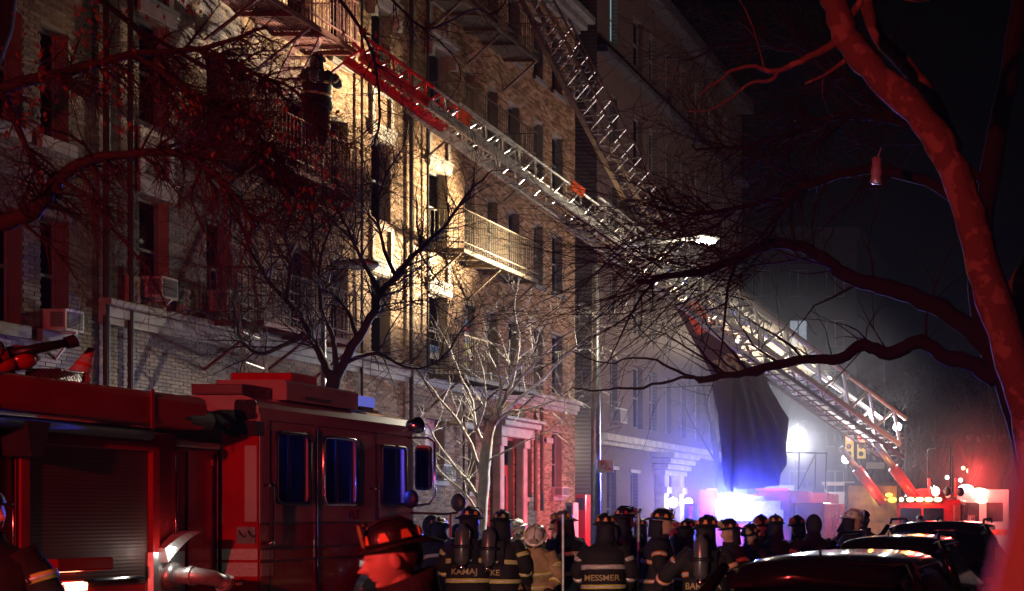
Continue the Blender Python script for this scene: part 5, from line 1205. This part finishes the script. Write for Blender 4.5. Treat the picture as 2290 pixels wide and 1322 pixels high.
# ------------------------------------------------------------------ people
def ering(cx, cy_, z, rx, ry, n=20, tilt=0, p=2.3):
    out = []
    for k in range(n):
        a = 2 * math.pi * k / n; c, s = math.cos(a), math.sin(a)
        x = abs(c) ** (2 / p) * (1 if c > 0 else -1) * rx; y = abs(s) ** (2 / p) * (1 if s > 0 else -1) * ry
        out.append(Vector((cx + x, cy_ + y, z + tilt * y)))
    return out
def head_mb(c, hi=False):
    nu, nv = (110, 80) if hi else (24, 16); mb = MB(); rings = []
    for i in range(nv + 1):
        a = -math.pi / 2 + math.pi * i / nv; rg = []
        for k in range(nu):
            b = 2 * math.pi * k / nu; d = Vector((math.cos(a) * math.cos(b), math.cos(a) * math.sin(b), math.sin(a)))
            p = Vector((d.x * .076, d.y * .098, d.z * .118))
            if d.z < 0: p.x *= 1 - .28 * (-d.z) ** 1.5; p.y = p.y * (1 - .12 * -d.z) + .018 * -d.z
            def g(x, z, sx, sz): return math.exp(-((p.x - x) / sx) ** 2 - ((p.z - z) / sz) ** 2) if d.y > 0 else 0
            dy = .034 * g(0, -.02, .0135, .014) + .02 * g(0, .0, .0095, .024) + .009 * g(0, .036, .04, .01)     # nose, bridge, brow
            dy += -.012 * (g(.031, .016, .014, .011) + g(-.031, .016, .014, .011))                         # eye sockets
            dy += .006 * (g(.032, .014, .009, .006) + g(-.032, .014, .009, .006))
            dy += .012 * g(0, -.05, .022, .006) + .011 * g(0, -.065, .02, .006) - .01 * g(0, -.0575, .022, .003) - .004 * g(0, -.075, .02, .008)     # lips
            dy += .02 * g(0, -.096, .022, .014) + .004 * (g(.045, -.01, .018, .02) + g(-.045, -.01, .018, .02))   # chin, cheeks
            p.y += dy; rg.append(Vector(c) + p)
        rings.append(rg)
    mb.loft(rings)
    for s in (-1, 1): mb.ell((c[0] + s * .078, c[1] - .008, c[2] - .002), (.01, .02, .034), 10, 8)
    return mb
POSES = {
 # hips bend (deg), left arm (elbow, wrist), right arm
 'stand': (4, ((-.30, .02, 1.17), (-.25, .16, .95)), ((.30, .02, 1.17), (.26, .14, .95))),
 'hands_front': (5, ((-.31, .02, 1.17), (-.1, .24, 1.1)), ((.31, .04, 1.17), (.08, .24, 1.12))),
 'bent': (22, ((-.29, .14, 1.17), (-.16, .38, 1.05)), ((.30, .12, 1.18), (.2, .36, 1.02))),
 'arm_out': (3, ((-.42, -.02, 1.22), (-.55, .1, 1.05)), ((.30, .02, 1.17), (.27, .18, .98))),
 'raise': (0, ((-.3, .05, 1.17), (-.22, .2, .98)), ((.38, .12, 1.5), (.2, .28, 1.72))),
 'climb': (8, ((-.3, .2, 1.3), (-.2, .42, 1.5)), ((.3, .24, 1.35), (.22, .5, 1.62))),
}
def posemat(lean):
    return Matrix.Translation((0, 0, .95)) @ Matrix.Rotation(R(-lean), 4, 'X') @ Matrix.Translation((0, 0, -.95))
def bend(me, lean, zc=.95):
    q = posemat(lean)
    for v in me.vertices:
        w = max(0, min(1, (v.co.z - zc + .12) / .3))
        if w > 0: v.co = v.co.lerp(q @ v.co, w)
_body, _coat = {}, {}
def voxel(mb, vs):
    o = mb.obj('tmp', M['skin']); m = o.modifiers.new('r', 'REMESH'); m.mode = 'VOXEL'; m.voxel_size = vs; m.use_smooth_shade = True
    s = o.modifiers.new('s', 'SMOOTH'); s.iterations = 2; s.factor = .4
    bpy.context.view_layer.update(); dg = bpy.context.evaluated_depsgraph_get()
    me = bpy.data.meshes.new_from_object(o.evaluated_get(dg)); bpy.data.objects.remove(o); return me
def arm_pts(pose, s):
    el, wr = POSES[pose][1 if s < 0 else 2]; return Vector((s * .2, 0, 1.44)), Vector(el), Vector(wr)
def hand(mb, wr, el, s):
    d = (wr - el).normalized(); side = d.cross(Vector((0, 0, 1))); side = side.normalized() if side.length > .1 else Vector((0, 1, 0)); nn = side.cross(d)
    c = wr + d * .05; mb.tube([wr - d * .02, wr + d * .04, wr + d * .095], [.027, .038, .036], 10)
    for k in range(4):
        o = side * (-.028 + .0187 * k); L = (.07, .08, .077, .06)[k]; b = wr + d * .085 + o
        mb.tube([b, b + d * L * .55 - nn * .012, b + d * L * .8 - nn * .04], [.011, .0105, .009], 6)
    b = wr + d * .04 - side * .034; mb.tube([b, b + d * .03 - side * .022, b + d * .06 - side * .018 - nn * .012], [.013, .012, .01], 6)
def body_mesh(pose, hi=False):
    k = (pose, hi)
    if k in _body: return _body[k]
    mb = MB()
    mb.loft([ering(0, 0, z, rx, ry) for z, rx, ry in ((.82, .12, .1), (.9, .17, .12), (1.05, .155, .11), (1.25, .18, .12), (1.38, .19, .11), (1.44, .15, .09), (1.47, .07, .065))])
    mb.tube([(0, -.01, 1.4), (0, 0, 1.5), (0, .012, 1.6)], [.062, .056, .056], 14)
    h = head_mb((0, .02, 1.66), hi); mb.add(h.v, h.f)
    for s in (-1, 1):
        mb.tube([(s * .09, 0, .9), (s * .1, .01, .5), (s * .1, -.01, .09)], [.095, .06, .042], 12); mb.tube([(s * .1, -.03, .05), (s * .1, .06, .04), (s * .105, .16, .03)], [.045, .042, .03], 10)
        a, e, w = arm_pts(pose, s); mb.tube([a, lerp(a, e, .5), e, lerp(e, w, .5), w], [.055, .05, .042, .038, .028], 12); hand(mb, w, e, s)
    me = voxel(mb, .0042 if hi else .0125); bend(me, POSES[pose][0]); _body[k] = me; return me
def crease(me, amp=.012, sc_=6.):
    for v in me.vertices:
        n = noise.noise(Vector((v.co.x * sc_, v.co.y * sc_, v.co.z * sc_ * 1.8))) + .5 * noise.noise(v.co * sc_ * 2.7)
        v.co += v.normal * n * amp
def coat_mesh(pose):
    if pose in _coat: return _coat[pose]
    out = {}
    c = MB(); prof = [(.74, .255, .2), (.8, .26, .205), (.9, .25, .195), (1.0, .24, .185), (1.1, .235, .18), (1.2, .245, .185), (1.3, .255, .185), (1.38, .25, .17), (1.43, .21, .145), (1.47, .14, .12), (1.5, .1, .1), (1.55, .095, .098)]
    rings = []
    for i in range(len(prof) - 1):
        a, b = prof[i], prof[i + 1]
        for t in (0, .5): rings.append(ering(0, -.005, lerp(a[0], b[0], t), lerp(a[1], b[1], t), lerp(a[2], b[2], t), 28))
    rings.append(ering(0, -.005, *prof[-1], 28)); c.loft(rings, cap=False); c.loft([rings[0], ering(0, 0, .76, .1, .08, 28)], cap=False)
    for s in (-1, 1):
        a, e, w = arm_pts(pose, s); a = a - Vector((s * .05, 0, .01)); pts = curve([a, lerp(a, e, .55) + Vector((s * .01, 0, 0)), e, lerp(e, w, .5), w], 4); n = len(pts)
        c.tube(pts, [.105 - .045 * (i / (n - 1)) for i in range(n)], 14)
    def mk(mb, nm, cr=.012):
        o = mb.obj('tmp', M['coat'], smooth=True); me = o.data; bpy.data.objects.remove(o)
        if cr: crease(me, cr)
        bend(me, POSES[pose][0]); me.name = nm; return me
    out['coat'] = mk(c, 'coat')
    tr_ = MB()
    tr_.loft([ering(0, 0, .78, .2, .15, 20), ering(0, 0, .9, .2, .15, 20)])
    for s in (-1, 1): tr_.tube(curve([(s * .1, 0, .86), (s * .115, .01, .5), (s * .115, 0, .12)], 5), [.125 - .003 * i for i in range(11)], 14)
    out['trousers'] = mk(tr_, 'trousers')
    for s in (-1, 1):
        bt = MB(); bt.tube([(s * .115, -.02, .2), (s * .115, -.015, .07)], [.085, .075], 12).tube([(s * .115, -.06, .05), (s * .115, .04, .055), (s * .12, .17, .035)], [.05, .055, .04], 10)
        out['boot%d' % s] = mk(bt, 'boot', 0)
    def band(z0, z1, g=.012):
        def at(z):
            for i in range(len(prof) - 1):
                if prof[i][0] <= z <= prof[i + 1][0]:
                    t = (z - prof[i][0]) / (prof[i + 1][0] - prof[i][0]); return lerp(prof[i][1], prof[i + 1][1], t) + g, lerp(prof[i][2], prof[i + 1][2], t) + g
        m_ = MB(); r0, r1 = at(z0), at(z1)
        m_.loft([ering(0, -.005, z0, r0[0] - .01, r0[1] - .01, 28), ering(0, -.005, z0 + .001, *r0, 28), ering(0, -.005, z1 - .001, *r1, 28), ering(0, -.005, z1, r1[0] - .01, r1[1] - .01, 28)], cap=False); return m_
    out['hem'] = mk(band(.95, 1.0, .014), 'reflective_stripe', .006); out['hem_c'] = mk(band(.962, .988, .017), 'silver_strip', .006)
    out['waist'] = mk(band(1.175, 1.23, .014), 'reflective_stripe', .008); out['waist_c'] = mk(band(1.189, 1.216, .017), 'silver_strip', .008)
    for s in (-1, 1):
        a, e, w = arm_pts(pose, s)
        for bi, (base, q0, q1) in enumerate(((e, .3, .48), (None, .45, .62))):
            cu = MB(); cc = MB()
            if base is not None: p0, p1 = lerp(e, w, q0), lerp(e, w, q1); r_ = .083
            else: p0, p1 = lerp(a, e, q0), lerp(a, e, q1); r_ = .094
            cu.tube([p0, p0, p1, p1], [r_ - .02, r_, r_ - .003, r_ - .02], 14, cap=False); m0, m1 = lerp(p0, p1, .3), lerp(p0, p1, .7); cc.tube([m0, m0, m1, m1], [r_ - .02, r_ + .003, r_, r_ - .02], 14, cap=False)
            out['cuff%d%d' % (s, bi)] = mk(cu, 'sleeve_stripe', 0); out['cufc%d%d' % (s, bi)] = mk(cc, 'silver_strip', 0)
    for s in (-1, 1):
        a, e, w = arm_pts(pose, s); g_ = MB(); hand(g_, w, e, s); gl = MB()
        gl.add([w + (Vector(v) - w) * 1.12 for v in g_.v], g_.f)
        me = voxel(gl, .008); bend(me, POSES[pose][0]); out['glove%d' % s] = me
    _coat[pose] = out; return out
def helmet_parts():
    if 'h' in _coat: return _coat['h']
    o = {}
    dm = MB(); rg = []
    for i in range(10):
        a = (math.pi / 2) * i / 9; rr_ = math.cos(a) ** .85 if i < 9 else .02; z = math.sin(a)
        r = []
        for k in range(32):
            b = 2 * math.pi * k / 32; rib = 1 + .035 * abs(math.cos(4 * b)) ** 12 * (1 if i < 9 else 0)
            r.append(Vector((.116 * rr_ * math.cos(b) * rib, -.005 + .142 * rr_ * math.sin(b) * rib, 1.705 + .135 * z * rib)))
        rg.append(r)
    dm.loft(rg); dm.tube([(0, .14, 1.75), (0, .1, 1.83), (0, .03, 1.855), (0, -.06, 1.85), (0, -.12, 1.8)], [.008, .012, .014, .012, .008], 6)
    dm.ell((0, .115, 1.84), (.012, .02, .022), 8, 6)
    o['dome'] = dm
    b = MB(); r0, r1, r2, r3 = [], [], [], []
    for k in range(36):
        a = 2 * math.pi * k / 36; c, s = math.cos(a), math.sin(a); ry = .175 if s > 0 else .245; rx = .15
        zz_ = 1.705 - (.045 * max(0, -s) ** 2) + .018 * abs(c) ** 2 * 0 - .012 * max(0, s)
        for lst, f, dz in ((r0, .72, .0), (r1, 1., -.012), (r2, 1.01, -.02), (r3, .72, -.012)): lst.append(Vector((rx * f * c, -.005 + ry * f * s, lerp(1.705, zz_, (f - .7) / .3) + dz)))
    b.loft([r0, r1, r2, r3], cap=False); o['brim'] = b
    sh = MB().prism([(-.045, 1.71), (.045, 1.71), (.06, 1.78), (.035, 1.835), (0, 1.85), (-.035, 1.835), (-.06, 1.78)], 'y', .142, .152); o['shield'] = sh
    for k in range(8):
        tz = MB()
        a = 2 * math.pi * (k + .5) / 8
        if abs(a - math.pi / 2) < .3: continue
        pts = []
        for da, z in ((-.19, 1.722), (.19, 1.722), (.1, 1.775), (-.1, 1.775)):
            f = 1.02 if z < 1.75 else .965
            pts.append([Vector(((.12 + e) * f * math.cos(a + da), -.005 + (.146 + e) * f * math.sin(a + da), z)) for e in (0, .004)])
        tz.loft([[p[0] for p in pts], [p[1] for p in pts]]); o['tab%d' % k] = tz
    res = {}
    for k, mb in o.items():
        mb.v = [(v[0] * .93, v[1] * .92, 1.738 + (v[2] - 1.705) * .78) for v in mb.v]
        x = mb.obj(k, M['helmet'], smooth=(k in ('dome', 'brim'))); res[k] = x.data; bpy.data.objects.remove(x)
    _coat['h'] = res; return res
def addp(name, me, m, parent, mtx=None, own=True):
    me = me.copy() if own else me
    if mtx: me.transform(mtx)
    me.materials.clear(); me.materials.append(m); me.name = name
    o = bpy.data.objects.new(name, me); COL.objects.link(o); o.parent = parent; return o
def person(label, px, ytop, Y, face, pose='stand', coat='coat', hat='black', tank=False, name=None, stripe='lime', stripe2=None, tet='orng', zb=-.12, look=(0, 0), hi=False, group=None, x=None, waist=True, top=None, tilt=0):
    x = (px - VX) * Y / F if x is None else x
    ztop = H + (HY - ytop) * Y / F if top is None else top
    lean = POSES[pose][0]; local_top = 1.86 - .95 * (1 - math.cos(R(lean))) if hat in ('black', 'white', 'grey') else 1.80
    s = (ztop - zb) / local_top
    e = empty('person', (x, Y, zb), R(face)); e.scale = (s, s, s); tag(e, label, 'person', group)
    if tilt: e.rotation_euler = (R(tilt), 0, R(face))
    cm = coat_mesh(pose); M_ = M[coat]; pm = posemat(lean)
    hm = pm @ Matrix.Translation((0, .0, 1.6)) @ Euler((R(look[0]), 0, R(look[1]))).to_matrix().to_4x4() @ Matrix.Translation((0, 0, -1.6))
    bdy = body_mesh(pose, hi)
    if look != (0, 0):
        b2 = bdy.copy(); inv = pm.inverted()
        for v in b2.vertices:
            l = inv @ v.co
            if l.z > 1.5 and abs(l.x) < .12:
                w = min(1, (l.z - 1.5) / .06); v.co = v.co.lerp(hm @ l, w)
        bdy = b2
    addp('body', bdy, M['skin'], e, own=False)
    ct = addp('coat', cm['coat'], M_, e, own=True)
    addp('trousers', cm['trousers'], M_, e); 
    for s_ in (-1, 1): addp('boot', cm['boot%d' % s_], M['rubber'], e); addp('glove', cm['glove%d' % s_], M['leather'], e)
    s2 = stripe2 or stripe
    h = addp('reflective_stripe', cm['hem'], M[stripe], ct); addp('reflective_stripe', cm['hem_c'], M['silver'], ct)
    if waist: addp('reflective_stripe', cm['waist'], M[s2], ct); addp('reflective_stripe', cm['waist_c'], M['silver'], ct)
    
    for q_ in ('-10', '-11', '10', '11'): addp('sleeve_stripe', cm['cuff' + q_], M[s2], ct); addp('sleeve_stripe', cm['cufc' + q_], M['silver'], ct)
    if hat in ('black', 'white', 'grey'):
        hp = helmet_parts()
        if hi: hm = hm @ Matrix.Translation((0, 0, 1.72)) @ Matrix.Diagonal((.84, .84, .88, 1)) @ Matrix.Translation((0, 0, -1.72))
        hmtl = {'black': M['helmet'], 'white': M['whelm'], 'grey': mat('worn_helmet', (.1, .09, .085), .6)}[hat]
        he = addp('helmet', hp['dome'], hmtl, e, hm); addp('brim', hp['brim'], hmtl, he, hm); addp('shield', hp['shield'], M['letter'] if hat == 'black' else M['stone'], he, hm); 
        for k_ in hp:
            if k_.startswith('tab'): addp('reflector_tab', hp[k_], M[tet], he, hm)
        fl = MB(); rg_ = []
        for z, rx, ry in ((1.5, .118, .12), (1.58, .105, .122), (1.66, .098, .12), (1.71, .1, .125)):
            out_ = [Vector((rx * math.cos(q), -.03 + ry * math.sin(q), z)) for q in [R(-200 + 220 * k / 14) for k in range(15)]]
            rg_.append(out_ + [Vector((p.x * .93, p.y * .93, p.z)) for p in reversed(out_)])
        fl.loft(rg_)
        if not hi: addp('ear_flap', fl.obj_mesh(), M_, e, hm)
    elif hat == 'hood':
        addp('hood', MB().ell((0, .0, 1.66), (.108, .118, .15), 18, 12).obj_mesh(), M_, e, hm @ Matrix.Translation((0, -.025, 0)))
    elif hat == 'cap':
        ch = addp('cap', MB().ell((0, .01, 1.72), (.088, .108, .085), 18, 10, zmin=-.1).obj_mesh(), M['helmet'], e, hm); addp('peak', MB().ell((0, .13, 1.715), (.06, .05, .008), 14, 6).obj_mesh(), M['helmet'], ch, hm)
    if hi:
        for s_ in (-1, 1):
            addp('eye', MB().ell((s_ * .031, .108, 1.675), (.011, .006, .006), 12, 8).obj_mesh(), M['black'], e, hm); addp('eyebrow', MB().tube([(s_ * .018, .118, 1.693), (s_ * .034, .115, 1.698), (s_ * .05, .1, 1.692)], .0045, 6).obj_mesh(), M['black'], e, hm)
            addp('sideburn', MB().ell((s_ * .077, .03, 1.685), (.006, .014, .035), 10, 8).obj_mesh(), M['black'], e, hm)
        addp('hair', MB().ell((0, -.018, 1.675), (.08, .085, .1), 20, 14, zmin=-.7).obj_mesh(), mat('short_dark_hair', (.03, .02, .015), .8, bump=.6, bscale=150), e, hm @ Matrix.Translation((0, -.02, 0)))
        addp('raised_collar', MB().loft([ering(0, -.02, z, rx, ry, 28, tilt=-.35) for z, rx, ry in ((1.46, .13, .125), (1.52, .115, .12), (1.585, .108, .115), (1.586, .1, .107), (1.5, .1, .11))], cap=False).obj_mesh(), M_, ct, pm)
    if tank:
        tk = addp('air_cylinder', MB().lathe([(.01, -.23), (.05, -.22), (.078, -.18), (.08, .15), (.06, .2), (.03, .22), (.025, .25)], (0, -.28, 1.38), 20).obj_mesh(), M['tank'], e, pm)
        addp('valve', MB().tube([(0, -.28, 1.15), (0, -.28, 1.1)], .03, 10).disc((0, -.31, 1.12), (0, 1, 0), .035, .03).obj_mesh(), M['chrome'], tk, pm)
        addp('harness', MB().rbox(-.15, .15, -.2, -.175, 1.16, 1.46, .01).box(-.1, .1, -.37, -.362, 1.34, 1.38).box(-.1, -.085, -.37, -.19, 1.34, 1.38).box(.085, .1, -.37, -.19, 1.34, 1.38).obj_mesh(), M['black'], tk, pm)
        for s_ in (-1, 1): addp('shoulder_strap', MB().tube([(s_ * .12, -.19, 1.35), (s_ * .12, -.1, 1.455), (s_ * .12, .05, 1.46), (s_ * .13, .17, 1.3), (s_ * .15, .19, 1.15)], .018, 6).obj_mesh(), M['black'], tk, pm)
    if name:
        addp('name_panel', MB().loft([ering(0, -.005, z, r_, q_, 28) for z, r_, q_ in ((1.03, .252, .197), (1.14, .25, .195))], cap=False).obj_mesh(), M['coat'], ct)
        tm = text_mesh(name, .098, .003)
        for v in tm.vertices: v.co.z -= v.co.x ** 2 / .78
        addp('name_lettering', tm, M['letter'], ct, Matrix.Translation((0, -.208, 1.085)) @ Euler((R(90), 0, 0)).to_matrix().to_4x4())
    return e
def _om(self):
    me = bpy.data.meshes.new('m'); me.from_pydata(self.v, [], self.f); me.polygons.foreach_set('use_smooth', [True] * len(me.polygons)); me.update(); return me
MB.obj_mesh = _om
GP = 'firefighters gathered in the street'
def ff(*a, **k): k.setdefault('group', GP); return person(*a, **k)
ff('firefighter seen from behind left of the pale tree trunk, coat tail lettered KAMAJ', 1050, 1132, 16.8, 8, tank=True, name='KAMAJ', look=(0, -20), waist=True)
ff('firefighter from behind right of the pale trunk with gold helmet tabs, coat lettered LAKE', 1118, 1139, 17.0, -6, 'stand', tank=True, name='LAKE', tet='letter', look=(0, 15))
ff('firefighter in tan coat and white helmet facing the street beside the red wall', 1164, 1160, 25.5, 160, coat='tan', hat='white', look=(-10, 0))
ff('chief in tan coat with lime stripes and white helmet bending his head down', 1196, 1172, 17.4, 205, 'bent', coat='tan', hat='white', look=(-30, -10))
ff('small firefighter facing the camera between the tan coats and the dark group', 1248, 1166, 23.5, 175, 'hands_front', stripe='orng', look=(0, 0))
ff('firefighter with a scuffed grey helmet turned left, gold stripes round the coat', 1284, 1145, 18.2, 55, 'bent', hat='grey', look=(10, 20), stripe='lime')
ff('firefighter from behind with three orange helmet tabs, coat lettered MESSMER', 1351, 1147, 16.2, 12, tank=False, name='MESSMER', look=(0, 30), stripe2='silver')
ff('tall firefighter with a steel air cylinder, coat lettered THN', 1392, 1131, 17.6, -12, tank=True, name='THN', look=(0, -25))
ff('firefighter in profile facing right with gold striped hem and sleeves', 1468, 1137, 17.0, -75, 'hands_front', stripe='orng', tank=False)
ff('firefighter half hidden with a pale helmet left of the strobe lamp', 1514, 1163, 21.5, 150, hat='white', stripe='orng', look=(-10, 0))
ff('stocky firefighter from behind in the blue glare, coat lettered BARADA', 1580, 1151, 14.6, 4, 'arm_out', tank=True, name='BARADA', stripe='lime', stripe2='orng', look=(0, -15))
ff('firefighter right below the strobe lamp with orange chest stripes', 1640, 1160, 17.5, 140, 'hands_front', stripe='orng')
ff('firefighter with orange helmet tabs, upper of two overlapping helmets', 1706, 1150, 19.5, 170, stripe='orng', look=(-8, 0))
ff('shorter firefighter with orange tabs in front of the overlapping pair', 1683, 1168, 18.0, 165, stripe='orng', look=(-15, 10))
ff('tall firefighter from behind standing in the blue glare behind the nearest car', 1735, 1149, 18.6, 20, hat='black', stripe='orng', look=(0, 0))
ff('firefighter with two orange tabs left of the hooded figure by the second car', 1787, 1152, 20.0, 165, stripe='orng', look=(-5, 0))
ff('dark hooded figure turning left beside the second parked car', 1822, 1151, 18.4, 40, hat='hood', stripe='silver', waist=False)
ff('firefighter with a tilted black helmet leaning right near the second car', 1862, 1150, 20.5, -60, 'bent', tet='orng', look=(-10, 0))
ff('officer with a large pale helmet behind the second parked car', 1898, 1137, 19.6, -70, hat='white', tet='stone', look=(-5, 0))
ff('person in a dark cap beside the officer with the pale helmet', 1932, 1141, 20.0, 10, hat='cap', waist=False)
ff('dark figure between the cab and the firefighters, leftmost of the three blue rimmed ones', 958, 1152, 19.5, -20, hat='hood', stripe='lime', look=(-20, 0))
ff('dark blue rimmed figure behind the round truck mirror', 985, 1158, 19.2, 30, 'bent', hat='black')
ff('dark figure right of the round truck mirror post', 1008, 1164, 20.0, 0, 'bent', hat='hood')
for i, px in enumerate((2022, 2056, 2098)):
    ff(('leftmost of three dark heads in front of the amber lit cab', 'middle of three dark heads in front of the amber lit cab', 'rightmost of three dark heads in front of the amber lit cab')[i], px, (1157, 1152, 1156)[i], 33 + i, 180 + 20 * i, hat='cap' if i == 1 else 'hood', waist=False)
ff('firefighter with arms out between the two dark groups in front of the engine', 1432, 1158, 21.5, 10, 'stand', stripe='orng', tank=True)
ff('firefighter partly hidden with lit sleeve stripes left of the lettered BARADA coat', 1533, 1160, 19.0, -20, 'stand', stripe='orng', tank=True)
# near people
person('man in profile with a fire helmet close to the camera, face lit red', 925, 1146, 5.75, 122, 'stand', hat='black', stripe='silver', stripe2='silver', look=(-9, 0), hi=True, tet='orng', group=None)
person('person cut off by the left edge of the frame with a dim purple lit face', -30, 1092, 8.4, 200, 'stand', hat='cap', look=(0, 60), waist=False)
pc = W(700, 230, 26.2)
person('firefighter climbing the red fire escape beside the ladder tip', 708, 112, 25.9, 20, 'climb', zb=9.15, hat='black', stripe='lime', tank=True)
# pole held in the crowd
def pole(label, px, y0, y1, Y, cat='pole', hook=True):
    p = W(px, y0, Y); t = T('pike_pole', label, 'pole', (p.x, Y, -.12))
    t.part('shaft', MB().tube([(p.x, Y, -.1), p], .022, 8), M['steel'])
    t.part('hook', MB().bar(p, p + Vector((-.12, 0, .0)), .025).bar(p, p + Vector((.03, 0, .06)), .03), M['iron'])
pole('pike pole with a hook standing beside the scuffed grey helmet', 1259, 1150, 1322, 17.2)
pole('pike pole standing between the THN coat and the profile firefighter', 1428, 1148, 1322, 17.0)
t = T('wire_spool', 'grey cylindrical canister on the ground below the chief in tan', 'canister', (W(1212, 1300, 17.5).x, 17.5, -.12))
t.part('drum', MB().lathe([(.08, 0), (.08, .95), (.05, 1.0)], (W(1212, 1300, 17.5).x, 17.5, -.12), 18), M['steel'], smooth=True); t.part('cap', MB().lathe([(.1, 1.0), (.1, 1.04), (.02, 1.05)], (W(1212, 1300, 17.5).x, 17.5, -.12), 16), M['iron'])

# ------------------------------------------------------------------ drifting smoke and haze
hz = bpy.data.materials.new('haze'); hz.use_nodes = True; nt = hz.node_tree; nt.nodes.clear()
o_ = nt.nodes.new('ShaderNodeOutputMaterial'); pv = nt.nodes.new('ShaderNodeVolumePrincipled'); pv.inputs['Density'].default_value = HAZE; pv.inputs['Anisotropy'].default_value = .55; pv.inputs['Color'].default_value = (.9, .9, .92, 1)
nt.links.new(pv.outputs[0], o_.inputs['Volume'])
hb = MB().box(-45, 35, -12, 160, -1.2, 26).obj('haze', hz); tag(hb, kind='stuff'); hb.display_type = 'WIRE'

sm = bpy.data.materials.new('smoke'); sm.use_nodes = True; nt = sm.node_tree; nt.nodes.clear()
o_ = nt.nodes.new('ShaderNodeOutputMaterial'); pv = nt.nodes.new('ShaderNodeVolumePrincipled'); pv.inputs['Anisotropy'].default_value = .4; pv.inputs['Color'].default_value = (.92, .92, .95, 1)
tc = nt.nodes.new('ShaderNodeTexCoord'); mp = nt.nodes.new('ShaderNodeMapping'); mp.inputs['Location'].default_value = (-1, -1, -1); mp.inputs['Scale'].default_value = (2, 2, 2)
ln = nt.nodes.new('ShaderNodeVectorMath'); ln.operation = 'LENGTH'; mr = nt.nodes.new('ShaderNodeMapRange'); mr.interpolation_type = 'SMOOTHSTEP'
mr.inputs[1].default_value = 1.0; mr.inputs[2].default_value = 0.0; mr.inputs[3].default_value = 0.; mr.inputs[4].default_value = SMOKE
nt.links.new(tc.outputs['Generated'], mp.inputs[0]); nt.links.new(mp.outputs[0], ln.inputs[0]); nt.links.new(ln.outputs['Value'], mr.inputs[0]); nz_ = nt.nodes.new('ShaderNodeTexNoise'); nz_.inputs['Scale'].default_value = .55; nz_.inputs['Detail'].default_value = 1; nt.links.new(tc.outputs['Object'], nz_.inputs['Vector']); rm_ = nt.nodes.new('ShaderNodeMapRange'); rm_.inputs[1].default_value = .3; rm_.inputs[2].default_value = .62; rm_.inputs[3].default_value = .55; nt.links.new(nz_.outputs[0], rm_.inputs[0]); ml_ = nt.nodes.new('ShaderNodeMath'); ml_.operation = 'MULTIPLY'; nt.links.new(mr.outputs[0], ml_.inputs[0]); nt.links.new(rm_.outputs[0], ml_.inputs[1]); nt.links.new(ml_.outputs[0], pv.inputs['Density']); nt.links.new(pv.outputs[0], o_.inputs['Volume'])
for cx_, cy_, cz_, rx, ry, rz in ((-9.5, 37.5, 3.5, 6.5, 8, 6), (-4.2, 48, 3.2, 4, 6, 3.5), (-10.5, 49.5, 4.4, 3.5, 3.5, 2.8)):  # smoke puffs added round the lamps to give them a glow
    e_ = MB().ell((cx_, cy_, cz_), (rx, ry, rz), 24, 14).obj('smoke', sm); tag(e_, kind='stuff')
